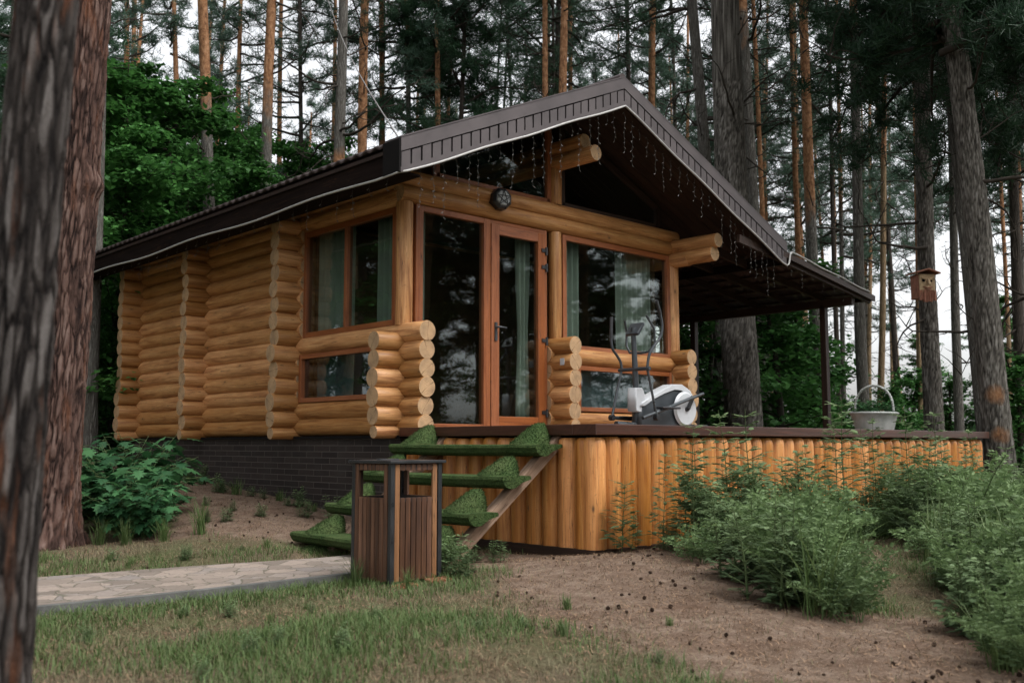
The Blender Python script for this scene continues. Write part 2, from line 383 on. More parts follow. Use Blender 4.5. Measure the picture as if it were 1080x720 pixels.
def path_mat():
    m = NM('flagstone_path', .85, .25); v = m.coord('Object')
    wv = m.add('ShaderNodeVectorMath'); wv.operation = 'ADD'; m.link(v, wv.inputs[0])
    cb = m.add('ShaderNodeCombineXYZ'); nn = m.math('MULTIPLY', m.noise(v, 5, 3), .25)
    m.link(nn, cb.inputs[0]); m.link(nn, cb.inputs[1]); m.link(cb.outputs[0], wv.inputs[1])
    e = m.vor(wv.outputs[0], 5.5, 'DISTANCE_TO_EDGE'); c = m.vor(wv.outputs[0], 5.5, 'F1', 'Color')
    sep = m.add('ShaderNodeSeparateColor'); m.link(c, sep.inputs[0])
    st = m.ramp(sep.outputs[0], [(0, (.15,.125,.105)),(.5, (.30,.245,.205)),(1, (.21,.185,.17))])
    st = m.mix(m.rng(m.noise(v, 30, 5), .35, .7, .35, 0), st, (.10,.08,.065))
    st = m.mix(m.rng(e, .0, .04, .8, 0), st, (.07,.07,.045))
    m.color(st); m.bump(m.rng(e, 0, .05, 0, 1), .5, .012); return m.m
PATHM = path_mat()

# ------------------------------------------------------------------ ground
def sst(a, b, x):
    t = max(0., min(1., (x-a)/(b-a))); return t*t*(3-2*t)
PATH_TOP = [(-9.5,-0.1),(-5.2,-.30),(-3.887,-.454),(-2.754,-.589),(-1.6,-.80),(-1.25,-.75)]
PATH_BOT = [(-9.5,-1.9),(-5.2,-1.92),(-4.349,-1.913),(-3.386,-1.935),(-2.285,-1.90),(-1.25,-1.75)]
def lerp_y(P, x):
    if x <= P[0][0]: return P[0][1]
    for (a, ya),(b, yb) in zip(P, P[1:]):
        if x <= b: return ya+(yb-ya)*(x-a)/(b-a)
    return P[-1][1]
def gz(x, y):
    near = sst(-3.8, -.6, x)
    h = .02 + .085*max(0, y+1.0)*near*sst(25, 8, y) + .03*max(0, y-1)*(1-near)*sst(25, 8, y)
    h += .05*noise.noise(Vector((x*.6, y*.6, 0))) + .018*noise.noise(Vector((x*2.3, y*2.3, 5)))
    # low mound of earth under the weeds in front of the terrace
    h += .10*math.exp(-((x-2.2)**2/9+(y+3.9)**2/1.2))
    h += .09*math.exp(-((x-.3)**2/1.6+(y+3.0)**2/.5)) - .05*sst(-4.3, -6.0, y)
    # path bed is level
    if -10 < x < -.9:
        d = max(lerp_y(PATH_BOT, x)-.15-y, y-lerp_y(PATH_TOP, x)-.1); k = sst(.35, 0, d)*sst(-.9, -1.3, x); h = h*(1-k)+(.0)*k
    return h
BARE = [(-.7,-1.2),(.5,-2.0),(1.6,-2.6),(1.2,-3.4),(0.0,-4.2),(-.6,-5.0),(-.2,-5.9),(-1.5,-6.9),(-2.2,-6.4),(-2.6,-5.4),(-2.4,-4.4),(-1.9,-3.3),(-1.2,-2.6),(-1.2,-1.7)]
BARE2 = [(.6,-.3),(.2,2.5),(0,9),(-2.2,9),(-2.6,3.2),(-2.6,1.2),(-1.6,.4),(-.9,-.4)]
def inpoly(x, y, P):
    c = False; j = len(P)-1
    for i in range(len(P)):
        if (P[i][1] > y) != (P[j][1] > y) and x < (P[j][0]-P[i][0])*(y-P[i][1])/(P[j][1]-P[i][1])+P[i][0]: c = not c
        j = i
    return c
def pdist(x, y, P):
    best = 9
    for (ax, ay),(bx, by) in zip(P, P[1:]+P[:1]):
        dx, dy = bx-ax, by-ay; t = max(0, min(1, ((x-ax)*dx+(y-ay)*dy)/(dx*dx+dy*dy)))
        best = min(best, math.hypot(x-ax-t*dx, y-ay-t*dy))
    return best if inpoly(x, y, P) else -best
def bare(x, y): return max(0., min(1., .5+1.1*max(pdist(x, y, BARE), pdist(x, y, BARE2)*.8)))
def ground():
    def axis(lo, hi, st):
        a = list(np.arange(lo, hi, st)); k = st
        left = []; p = lo
        while p > -900: k *= 1.25; p -= k; left.append(p)
        k = st; right = []; p = a[-1]
        while p < 900: k *= 1.25; p += k; right.append(p)
        return left[::-1]+a+right
    X = axis(-8, 7, .075); Y = axis(-9, 5, .075)
    v = [(x, y, gz(x, y) if abs(x) < 60 and abs(y) < 60 else .02) for y in Y for x in X]; nx = len(X)
    f = [(j*nx+i, j*nx+i+1, (j+1)*nx+i+1, (j+1)*nx+i) for j in range(len(Y)-1) for i in range(nx-1)]
    me = bpy.data.meshes.new('ground'); me.from_pydata(v, [], f); me.materials.append(GROUND)
    a = me.attributes.new('bare', 'FLOAT', 'POINT'); a.data.foreach_set('value', [bare(p[0], p[1]) if abs(p[0]) < 14 and abs(p[1]) < 14 else 0. for p in v])
    me.polygons.foreach_set('use_smooth', [True]*len(f))
    o = bpy.data.objects.new('ground', me); C.objects.link(o); tag(o, kind='structure')
ground()
def path():
    m = MB(); xs = np.linspace(-9.4, -1.3, 70)
    for x0, x1 in zip(xs, xs[1:]):
        a0, a1, b0, b1 = lerp_y(PATH_TOP, x0), lerp_y(PATH_TOP, x1), lerp_y(PATH_BOT, x0), lerp_y(PATH_BOT, x1)
        m.poly([(x0, b0, .045),(x1, b1, .045),(x1, a1, .045),(x0, a0, .045)])
        m.poly([(x0, b0, -.1),(x1, b1, -.1),(x1, b1, .045),(x0, b0, .045)])
        m.poly([(x0, a0, .045),(x1, a1, .045),(x1, a1, -.1),(x0, a0, -.1)])
    x = xs[-1]; m.poly([(x, lerp_y(PATH_BOT, x), -.1),(x, lerp_y(PATH_TOP, x), -.1),(x, lerp_y(PATH_TOP, x), .045),(x, lerp_y(PATH_BOT, x), .045)])
    tag(m.build('path', PATHM), kind='structure')
    k = MB()
    for x0, x1 in zip(xs, xs[1:]):
        b0, b1 = lerp_y(PATH_BOT, x0), lerp_y(PATH_BOT, x1)
        k.poly([(x0, b0-.07, .06),(x1, b1-.07, .06),(x1, b1-.003, .06),(x0, b0-.003, .06)])
        k.poly([(x0, b0-.07, -.1),(x1, b1-.07, -.1),(x1, b1-.07, .06),(x0, b0-.07, .06)])
        k.poly([(x0, b0-.003, .06),(x1, b1-.003, .06),(x1, b1-.003, -.1),(x0, b0-.003, -.1)])
    tag(k.build('path_kerb', GROUT), kind='structure')
path()

# ------------------------------------------------------------------ the cabin
cabin = empty('log_cabin', (2.5, 3.9, 0), 0, 'honey coloured log cabin with dark brown gabled metal roof and large glazed front', 'cabin')
bpy.context.view_layer.update()
CIN = cabin.matrix_world.inverted()
def cb(m, name, mats, parent=None, **k):           # build under the cabin, keeping world coordinates
    o = m.build(name, mats, None, **k); o.parent = parent or cabin
    if not parent: o.matrix_parent_inverse = CIN
    return o
LR = .112
def log(m, p0, p1, r=LR, n=18, taper=True):
    p0 = Vector(p0); p1 = Vector(p1); L = (p1-p0).length; k = max(2, int(L/.35)); ph = rnd.random()*99
    pts = [p0.lerp(p1, i/k) for i in range(k+1)]
    d = (p1-p0).normalized(); pts = [p+Vector((noise.noise(Vector((ph, i*.6, 0)))*.006, noise.noise(Vector((ph, i*.6, 3)))*.006, noise.noise(Vector((ph, i*.6, 7)))*.005)) for i, p in enumerate(pts)]
    r = r*(1+rnd.uniform(-.055, .02))
    pts = [pts[0], pts[0]+d*.008]+pts[1:-1]+[pts[-1]-d*.008, pts[-1]]
    rr = [r*.955, r]+[r*(1+rnd.uniform(-.012, .012)) for _ in pts[2:-2]]+[r, r*.955]
    m.tube(pts, rr, n, 0, 1, rnd.random(), .035)
LM = [WOOD, ENDG]
ZY = [1.23+.2*k for k in range(13)]; ZX = [1.155]+[1.33+.2*k for k in range(13)]
def j(a=.02): return rnd.uniform(-a, a)
m = MB()                                              # left wall
for z in ZY:
    if z < 1.5 or 2.2 < z < 2.3: log(m, (.11, 0+j(), z), (.11, 7.74+j(), z))
    elif z < 2.1: log(m, (.11, 0+j(), z), (.11, .80, z)); log(m, (.11, 2.46, z), (.11, 7.74+j(), z))
    elif z < 3.66: log(m, (.11, 2.42 if z < 3.6 else 2.44, z), (.11, 7.74+j(), z))
log(m, (.11, .43, 3.77), (.11, 7.74, 3.77)); log(m, (.11, .45, 3.96), (.11, 7.74, 3.96)); 
cb(m, 'log_wall', LM)
m = MB()                                              # right wall
for z in ZY:
    log(m, (4.85, .05+j(), z), (4.85, 2.3 if False else 7.74, z)) if z < 2.3 or z > 3.6 else log(m, (4.85, 1.5, z), (4.85, 7.74, z))
cb(m, 'log_wall', LM)
m = MB()
log(m, (4.85, -.36, 3.64), (4.85, 1.2, 3.64), .105); log(m, (4.85, -.42, 3.82), (4.85, 1.2, 3.82), .1)
cb(m, 'purlin', LM)
for i, y in enumerate((2.55, 5.05, 7.35)):            # cross walls whose log ends stick out of the left wall
    m = MB()
    for z in ZX:
        if z > 3.9: log(m, (-.12, y, z), (5.0, y, z)); continue
        log(m, (-.29+j(.025), y, z), (5.1, y, z), LR if z > 1.2 else .075)
    if i == 0 or i == 2:                              # boarded gable above the logs
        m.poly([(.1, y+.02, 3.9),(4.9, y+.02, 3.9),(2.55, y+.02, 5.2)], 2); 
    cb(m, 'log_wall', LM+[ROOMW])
m = MB()                                              # short stack left of the glass
for z in ZX[:6]: log(m, (-.29+j(.015), .41, z), (.25, .41, z), LR if z > 1.2 else .07)
cb(m, 'log_stack', LM)
m = MB()                                              # parapet right of the door
for z in (2.23, 2.03, 1.83, 1.63, 1.43, 1.25): log(m, (2.42, 0.0+j(.012), z), (2.42, .62, z), LR if z > 1.3 else .09)
for z in (2.13, 1.93, 1.73, 1.53, 1.33, 1.2):
    if 1.45 < z < 2.0: log(m, (2.30+j(.01), .41, z), (2.8, .41, z)); log(m, (4.74, .41, z), (5.0, .41, z))
    else: log(m, (2.30, .41, z), (5.0, .41, z), .115 if z > 1.3 else .09)
cb(m, 'parapet', LM)
m = MB()
log(m, (.02, .41, 3.80), (4.98, .41, 3.80), .105); log(m, (-.10, .41, 3.975), (4.95, .41, 3.975), .10)
cb(m, 'beam', LM)
m = MB(); log(m, (2.5, -.30, 4.60), (2.5, 2.5, 4.60), .105); cb(m, 'purlin', LM)
m = MB(); log(m, (2.5, -.12, 4.785), (2.5, 2.5, 4.785), .10); cb(m, 'purlin', LM)
for x, y, z0, z1, r in ((.11, .41, 2.32, 3.70, .10),(2.475, .40, 2.32, 3.70, .088),(4.87, .41, 2.30, 3.70, .10),(2.49, .40, 4.06, 4.52, .088)):
    m = MB(); log(m, (x, y, z0), (x, y, z1), r, 20); cb(m, 'post', LM)
# --- frames, windows, door
def framebox(m, plane, c, a0, a1, z0, z1, wd, dp, mulls=()):
    """rectangular frame on plane X=c or Y=c; a = the other horizontal axis"""
    def b(u0, u1, w0, w1, e=0):
        t = rnd.random()
        if plane == 'Y': m.box((u0, c-dp/2-e, w0), (u1, c+dp/2+e, w1), 0, t)
        else: m.box((c-dp/2-e, u0, w0), (c+dp/2+e, u1, w1), 0, t)
    b(a0, a0+wd, z0, z1); b(a1-wd, a1, z0, z1); b(a0+wd, a1-wd, z1-wd, z1, -.002); b(a0+wd, a1-wd, z0, z0+wd, -.002)
    for q in mulls: b(q-wd*.45, q+wd*.45, z0+wd, z1-wd, -.004)
def pane(plane, c, a0, a1, z0, z1, mat=None, parent=None, th=.008, name='pane'):
    m = MB()
    if plane == 'Y': m.box((a0, c-th/2, z0), (a1, c+th/2, z1))
    else: m.box((c-th/2, a0, z0), (c+th/2, a1, z1))
    return cb(m, name, mat or GLASS, parent)
# fixed tall light left of the door
m = MB(); framebox(m, 'Y', .40, .27, 1.30, 1.19, 3.69, .062, .09)
m.box((.21, .33, 1.19), (.268, .46, 3.69)); wf = cb(m, 'window', FRAME, bevel=.004); pane('Y', .40, .33, 1.24, 1.25, 3.63, parent=wf)
# door
m = MB(); framebox(m, 'Y', .41, 1.302, 2.292, 1.19, 3.69, .045, .10); cb(m, 'door_frame', FRAME, bevel=.004)
m = MB(); a0, a1, z0, z1 = 1.349, 2.245, 1.235, 3.643
for q in (((a0, .345, z0), (1.475, .425, z1)), ((2.125, .345, z0), (a1, .425, z1)), ((1.475, .347, z0), (2.125, .423, 1.35)), ((1.475, .347, 3.525), (2.125, .423, z1))): m.box(q[0], q[1], 0, rnd.random())
door = cb(m, 'door', FRAME, bevel=.006); pane('Y', .39, 1.475, 2.125, 1.35, 3.525, parent=door)
m = MB(); m.box((1.395, .328, 2.24), (1.43, .345, 2.46)); m.tube([(1.412, .335, 2.40), (1.412, .29, 2.40), (1.44, .28, 2.40), (1.53, .28, 2.395)], .011, 8, 0, 0)
cb(m, 'handle', STEEL, door)
for z in (3.42, 3.21, 2.29, 1.40):
    m = MB(); m.tube([(2.262, .335, z-.05), (2.262, .335, z+.05)], .017, 10, 0, 0); m.box((2.18, .332, z-.012), (2.262, .346, z+.03)); cb(m, 'hinge', BLACKM, door)
# right window above the parapet
m = MB(); framebox(m, 'Y', .40, 2.575, 4.765, 2.21, 3.69, .07, .09); wf = cb(m, 'window', FRAME, bevel=.004); pane('Y', .40, 2.645, 4.695, 2.28, 3.62, parent=wf)
m = MB(); framebox(m, 'Y', .37, 2.81, 4.73, 1.44, 2.02, .055, .10); wf = cb(m, 'window', FRAME, bevel=.004); pane('Y', .37, 2.865, 4.675, 1.495, 1.965, GLASS2, wf)
# left windows
m = MB(); framebox(m, 'X', .10, .50, 2.43, 2.33, 3.66, .065, .09, (1.50,)); wf = cb(m, 'window', FRAME, bevel=.004)
pane('X', .10, .565, 1.46, 2.395, 3.595, parent=wf); pane('X', .10, 1.54, 2.365, 2.395, 3.595, parent=wf)
m = MB(); framebox(m, 'X', .08, .82, 2.44, 1.53, 2.12, .055, .12); wf = cb(m, 'window', FRAME, bevel=.004)
pane('X', .08, .875, 2.385, 1.585, 2.065, GLASS2, parent=wf)
# gable glazing above the beams
RZ = lambda x: 5.42-.437*abs(x-2.55)
for xa, xb in ((.55, 2.38), (2.62, 4.55)):
    m = MB(); zt = lambda x: RZ(x)-.19
    P = [(xa, 4.08), (xb, 4.08), (xb, zt(xb)), (xa, zt(xa))]
    for (x0, z0), (x1, z1) in zip(P, P[1:]+P[:1]):
        m.beam((x0, .42, z0), (x1, .42, z1), .08, .055, 0, rnd.random(), (0, 1, 0))
    wf = cb(m, 'gable_window', FRAME if xa < 2 else DARKW)  # right frame in dark wood: its deep shade is put into the colour
    q = MB(); q.poly([(x, .43, z) for x, z in P]); q.poly([(x, .437, z) for x, z in P][::-1]); cb(q, 'pane', GLASS, wf)
# interior
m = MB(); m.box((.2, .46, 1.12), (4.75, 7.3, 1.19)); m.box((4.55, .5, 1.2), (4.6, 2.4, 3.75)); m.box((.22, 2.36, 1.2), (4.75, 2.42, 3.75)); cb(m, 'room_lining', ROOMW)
# plinth
m = MB()
def wall(p0, p1, z0, z1, mi=0):
    L = (Vector(p1)-Vector(p0)).length
    m.poly([(*p0, z0), (*p1, z0), (*p1, z1), (*p0, z1)], mi, [(0, z0), (L, z0), (L, z1), (0, z1)])
Q = [(.03, .34), (4.95, .34), (4.95, 7.5), (.03, 7.5)]
for a_, b_ in zip(Q, Q[1:]+Q[:1]): wall(a_, b_, -.2, 1.085)
m.box((-.005, .30, 1.086), (4.98, 7.54, 1.118), 1)
cb(m, 'plinth', [BRICK, SLOT])
# --- roof
roof = MB()
def slope_sheet(m, xa, za, xb, zb, y0, y1, amp=.016, per=.17, th=.02, mi=0):
    n = int((y1-y0)/per*6); ys = [y0+(y1-y0)*i/n for i in range(n+1)]; b = len(m.v)
    for y in ys:
        d = amp*math.sin(2*math.pi*y/per)
        m.v += [(xa, y, za+d), (xb, y, zb+d), (xa, y, za+d-th), (xb, y, zb+d-th)]
    for i in range(n):
        a = b+4*i; c = a+4
        m.face([a, a+1, c+1, c], mi, None, .5, True); m.face([a+2, c+2, c+3, a+3], mi, None, .5, True); m.face([a, c, c+2, a+2], mi); m.face([a+1, a+3, c+3, c+1], mi)
slope_sheet(roof, 2.55, 5.44, -.80, 5.44-.437*3.35, -.66, 8.5); slope_sheet(roof, 2.55, 5.44, 6.15, 5.44-.437*3.6, -.66, 8.5)
roof.tube([(2.55, -.7, 5.45), (2.55, 8.5, 5.45)], .06, 10, 0, 0)
rf = cb(roof, 'roof', [RAKE_D])
m = MB()
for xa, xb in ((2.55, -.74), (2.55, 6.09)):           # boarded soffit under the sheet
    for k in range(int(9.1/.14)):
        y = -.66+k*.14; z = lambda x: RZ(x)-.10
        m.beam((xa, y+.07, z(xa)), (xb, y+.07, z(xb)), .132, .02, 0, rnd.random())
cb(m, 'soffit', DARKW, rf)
m = MB()                                              # eave fascia, left and right
m.box((6.09, -.66, 3.60), (6.12, 8.5, 3.83), 0); cb(m, 'fascia', [FASC], rf); m = MB(); m.box((-.775, -.66, 3.665), (-.745, 8.5, 3.93), 0)
m.box((-.80, -.45, 3.87), (-.776, 8.5, 3.905), 1); m.box((-.744, -.66, 3.665), (-.5, 8.5, 3.685), 0)
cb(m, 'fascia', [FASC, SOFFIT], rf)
for sgn, xe in ((-1, -.79), (1, 6.10)):               # rake boards with slotted cleats
    m = MB(); x0 = 2.55; L = abs(xe-x0)
    def P(x, dz, y): return (x, y, RZ(x)+dz)
    def slab(xa, xb, d0, d1, y0, y1, mi, t=.5):
        v = [P(xa, d0, y0), P(xb, d0, y0), P(xb, d1, y0), P(xa, d1, y0), P(xa, d0, y1), P(xb, d0, y1), P(xb, d1, y1), P(xa, d1, y1)]
        n = len(m.v); m.v += v
        for fc in ((0,1,2,3),(7,6,5,4),(0,4,5,1),(1,5,6,2),(2,6,7,3),(3,7,4,0)): m.face([n+i for i in fc], mi, None, t)
    slab(x0, xe, -.105, .035, -.725, -.69, 0)         # cap flashing
    slab(x0, xe, .028, .05, -.725, -.45, 0)
    slab(x0, xe, -.30, -.107, -.700, -.672, 1)        # backing
    slab(x0, xe, -.315, -.262, -.722, -.702, 0)
    k = int(L/.125)
    for i in range(k):
        a = x0+sgn*(L*i/k+.011); b_ = x0+sgn*(L*(i+1)/k-.011)
        slab(a, b_, -.262, -.118+j(.004), -.718+j(.002), -.702, 0, rnd.random())
    if sgn < 0: m.box((xe-.02, -.72, RZ(xe)-.31), (xe+.005, -.45, RZ(xe)+.02), 1)
    cb(m, 'rake_board', [RAKE, SLOT], rf)
# awning over the right side of the terrace
m = MB(); slope_sheet(m, 6.02, 3.79, 8.70, 3.40, -.69, 4.9, .012, .15, .015)
aw = cb(m, 'awning', [RAKE_D])
m = MB()
for y in np.arange(-.64, 4.9, .61): m.beam((5.0, y, 3.83), (8.66, y, 3.335), .05, .11, 0, rnd.random())
cb(m, 'rafter', DARKW, aw)
m = MB()
for x in np.arange(6.1, 8.7, .37):
    z = 3.79-(x-6.02)*.1455-.04; m.beam((x, -.69, z), (x, 4.88, z), .05, .035, 0, rnd.random())
m.beam((8.2, -.6, 3.28), (8.2, 4.8, 3.28), .1, .12); cb(m, 'batten', DARKW, aw)
m = MB(); m.beam((8.68, -.70, 3.37), (8.68, 4.9, 3.37), .03, .1); cb(m, 'fascia', DARKW, aw); m = MB(); m.beam((6.02, -.705, 3.745), (8.70, -.705, 3.355), .03, .09); cb(m, 'fascia', DARKW, aw)
for y in (-.08, 2.5, 4.6):
    m = MB(); m.box((8.15, y-.05, 1.19), (8.25, y+.05, 3.25)); cb(m, 'awning_post', DARKW, aw, bevel=.006)

# ------------------------------------------------------------------ terrace
ter = empty('terrace', (4.2, -1.1, 0), 0, 'raised terrace faced with upright orange half logs under a dark red-brown rim', 'terrace')
bpy.context.view_layer.update(); TIN = ter.matrix_world.inverted()
def tb(m, name, mats, parent=None, **k):
    o = m.build(name, mats, None, **k); o.parent = parent or ter
    if not parent: o.matrix_parent_inverse = TIN
    return o
def pal(m, x, y, r, z0):
    a = rnd.random()*6; t = rnd.random(); h = 1.085+j(.006)
    m.tube([(x, y, z0), (x, y, .5), (x, y, .9), (x, y, h-.07), (x, y, h-.025), (x, y, h)], [r, r, r, r, r*.93, r*.72], 16, 0, 0, t, .03)
m = MB(); x = .11
while x < 8.3:
    wd = .205+j(.012); pal(m, x, -2.40, .1045*wd/.205, .11+ (.02 if x > 3 else 0)); x += wd
tb(m, 'palisade', PLANK)
m = MB(); y = -2.30
while y < .32: pal(m, .115, y, .1045, .11); y += .206
tb(m, 'palisade', PLANK)
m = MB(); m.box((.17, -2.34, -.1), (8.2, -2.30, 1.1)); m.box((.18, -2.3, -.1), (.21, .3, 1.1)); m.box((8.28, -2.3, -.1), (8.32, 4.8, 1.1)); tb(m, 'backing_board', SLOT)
m = MB(); m.box((-.015, -2.535, 1.105), (8.36, -2.26, 1.2)); m.box((-.015, -2.258, 1.105), (.25, .30, 1.2)); m.box((8.1, -2.258, 1.105), (8.36, 4.85, 1.2)); tb(m, 'rim_board', CAPW, bevel=.006)
m = MB()
for k in range(60):
    y = -2.25+k*.122
    if y > 4.7: break
    x1 = 8.1; x0 = .25 if y < .2 else 4.97
    m.box((x0, y, 1.15), (x1, y+.114, 1.185), 0, rnd.random())
tb(m, 'floor', DECKW)
m = MB(); m.box((-.0, -2.50, -.1), (2.2, -2.46, .115)); m.box((-.0, -2.458, -.1), (.03, .3, .115)); tb(m, 'skirting_board', DARKW)
m = MB(); m.box((2.21, -2.53, -.1), (8.37, -2.40, .13)); m.box((7.9, -2.62, -.1), (8.6, -2.535, .16)); tb(m, 'base_slab', SLAB)

# ------------------------------------------------------------------ turf covered stairs
st = empty('staircase', (-.6, -.8, 0), 0, 'open wooden stairs wrapped in green artificial turf climbing to the terrace', 'stairs')
bpy.context.view_layer.update(); SIN = st.matrix_world.inverted()
def fuzz(m, n=2600, L=.016):
    """short turf pile standing on the faces already in m"""
    F = [f for f, mi in zip(m.f, m.mi) if mi == 0]; ar = []; T = []
    for f in F:
        p = [Vector(m.v[i]) for i in f]
        for k in range(1, len(p)-1):
            c = (p[k]-p[0]).cross(p[k+1]-p[0]); ar.append(c.length); T.append((p[0], p[k], p[k+1], c.normalized() if c.length else Vector((0,0,1))))
    cum = np.cumsum(ar)
    for q in range(n):
        a, b, c, nn = T[int(np.searchsorted(cum, rnd.random()*cum[-1]))]; u, v = rnd.random(), rnd.random()
        if u+v > 1: u, v = 1-u, 1-v
        p = a+(b-a)*u+(c-a)*v; d = Vector((j(1), j(1), j(1)))
        s = d.cross(nn).normalized()*.003; tip = p+nn*L*rnd.uniform(.6, 1.2)+d*.006
        m.poly([p-s, p+s, tip], 0)
def sb(m, name, mats, **k):
    o = m.build(name, mats, None, **k); o.parent = st; o.matrix_parent_inverse = SIN; return o
TR = [(-.03, 1.015), (-.415, .745), (-.79, .45), (-1.13, .195)]   # right ends of the treads
for (xr, z) in TR:                                     # D shaped tread: flat top, round nose underneath
    m = MB(); xc = xr-.16; y0, y1 = -2.13+j(.02), .02+j(.04)
    prof = [(.165, .0), (.165, -.022), (.05, -.05)]+[(-.06+.10*math.cos(a), -.035-.062*math.sin(a)) for a in np.linspace(1.2, math.pi-.1, 6)]+[(-.172, -.02), (-.165, .004), (-.14, .012), (.15, .010)]
    for (ya, yb) in ((y0, y1),):
        b = len(m.v)
        K = 9
        for k in range(K):
            y = ya+(yb-ya)*k/(K-1); sag = -.006*math.sin(math.pi*k/(K-1))
            for (px, pz) in prof: m.v.append((xc+px, y, z+pz+sag+j(.002)))
        n = len(prof)
        for k in range(K-1):
            for i in range(n):
                i2 = (i+1) % n; m.face([b+k*n+i, b+(k+1)*n+i, b+(k+1)*n+i2, b+k*n+i2], 0, None, .5, False)
    FZ = True
    m.poly([(xc+px*.98, y0-.0, z+pz) for px, pz in prof][::-1], 0, [(px, pz) for px, pz in prof][::-1], .3)
    m.poly([(xc+px*.98, y1, z+pz) for px, pz in prof], 0, [(px, pz) for px, pz in prof], .3)
    fuzz(m, 5600)
    sb(m, 'tread', [TURF, TANW])
for y in (-1.86, -.24):
    m = MB()
    yo = y-.12 if y < 0 else y; m.beam((.10, yo, 1.075), (-1.26, yo, .02), .10, .105); sb(m, 'stringer', TANW, bevel=.01)
    for q, (xr, z) in enumerate([(.36, 1.29)]+TR[:-0 or None]):
        if q == 4: nz = 0.0
        else: nz = TR[q][1]
        # turf wrapped notch standing on tread q (below level z)
        if q == 0: base, top, xb = TR[0][1]+.01, 1.215, TR[0][0]-.03
        else:
            if q >= 4: base, top, xb = .02, TR[3][1]-.1, TR[3][0]-.22
            else: base, top, xb = TR[q][1]+.01, TR[q-1][1]-.10, TR[q][0]-.03
        m = MB(); K = 7; n = 16; b = len(m.v); h = top-base
        for k in range(K+1):
            s = k/K; rx = .15*(1-s)**.8+.04; ry = .145*(1-s)**.7+.03; cx_ = xb-.10+.14*s
            for i in range(n):
                a = 2*math.pi*i/n; m.v.append((cx_+rx*math.cos(a), y+ry*math.sin(a), base+h*s+j(.002)))
        for k in range(K):
            for i in range(n): m.face([b+k*n+i, b+k*n+(i+1) % n, b+(k+1)*n+(i+1) % n, b+(k+1)*n+i], 0)
        m.face([b+K*n+i for i in range(n)], 0); fuzz(m, 1300); sb(m, 'turf_notch', TURF)

# ------------------------------------------------------------------ waste bin
bx_, by_ = -1.955, -2.295
bz = gz(bx_, by_)
BIN = empty('litter_bin', (bx_, by_, bz+.01), R(1.5), 'square brown slatted litter bin with black lid beside the turf stairs', 'bin')
H = .22
m = MB()
for sx in (-1, 1):
    for sy in (-1, 1): m.box((sx*H-.018, sy*H-.018, 0), (sx*H+.018, sy*H+.018, .845), 0)
for z0, z1 in ((.02, .05), (.57, .595), (.80, .83)):
    for sx in (-1, 1): m.box((sx*H-.012, -H+.019, z0), (sx*H+.012, H-.019, z1)); m.box((-H+.019, sx*H-.012, z0), (H-.019, sx*H+.012, z1))
m.build('frame', BLACKM, BIN, bevel=.003)
m = MB(); m.box((-H-.04, -H-.04, .846), (H+.04, H+.04, .868)); lid = m.build('lid', BLACKM, BIN, bevel=.004)
m = MB(); m.tube([(-.07, .02, .869), (-.07, .02, .878)], .085, 24, 0, 0); m.build('ashtray', STEEL, lid)
m = MB(); m.box((-H+.04, -H+.04, .05), (H-.04, H-.04, .60)); m.build('inner_bin', SLOT, BIN)
for side in range(4):
    m = MB(); Mr = Matrix.Rotation(side*math.pi/2, 4, 'Z')
    for k in range(8):
        x0 = -H+.021+k*(2*H-.042)/8; x1 = x0+(2*H-.042)/8-.008
        edge = k in (0, 7)
        m.box((x0, -H-.016, .012+j(.004)), (x1, -H+.004, .84 if edge else .60), 1 if (edge and side == 0) else 0, rnd.random(), Mr, rnd.random()*9)
        if not edge: m.box((x0, -H-.014, .795), (x1, -H+.004, .84), 0, rnd.random(), Mr, rnd.random()*9)
    m.build('slat_panel', [BINW, BINL], BIN, bevel=.002)
for (x, y, r_) in ((-2.10, -2.60, 12), (-1.80, -2.60, -8)):
    m = MB(); m.box((-.09, -.05, -.02), (.09, .05, .022)); o = m.build('brick', BRICKC, None, bevel=.008); o.location = (x, y, gz(x, y)); o.rotation_euler = (R(3), R(-2), R(r_))
    tag(o, 'half sunk orange brick under the %s corner of the litter bin' % ('near' if x < -2 else 'right hand'), 'brick', 'bricks under the litter bin')

# ------------------------------------------------------------------ elliptical trainer
EX = empty('elliptical_trainer', (3.1, -.72, 1.187), R(-1), 'grey and white elliptical trainer standing on the terrace before the low window', 'exercise machine')
def eb(m, name, mat, parent=EX, **k): return m.build(name, mat, parent, **k)
m = MB()
m.tube([(-.38, 0, .1), (-.40, 0, .6), (-.43, 0, 1.22)], [.04, .036, .03], 14, 0, 0); eb(m, 'mast', GREYP)
m = MB(); m.tube([(-.75, 0, .07), (-.4, 0, .06), (.3, 0, .06), (.68, 0, .05)], .035, 12, 0, 0)
m.tube([(-.72, -.26, .04), (-.72, .26, .04)], .035, 12, 0, 0); m.tube([(.62, -.26, .04), (.62, .26, .04)], .035, 12, 0, 0); eb(m, 'base_frame', STEEL)
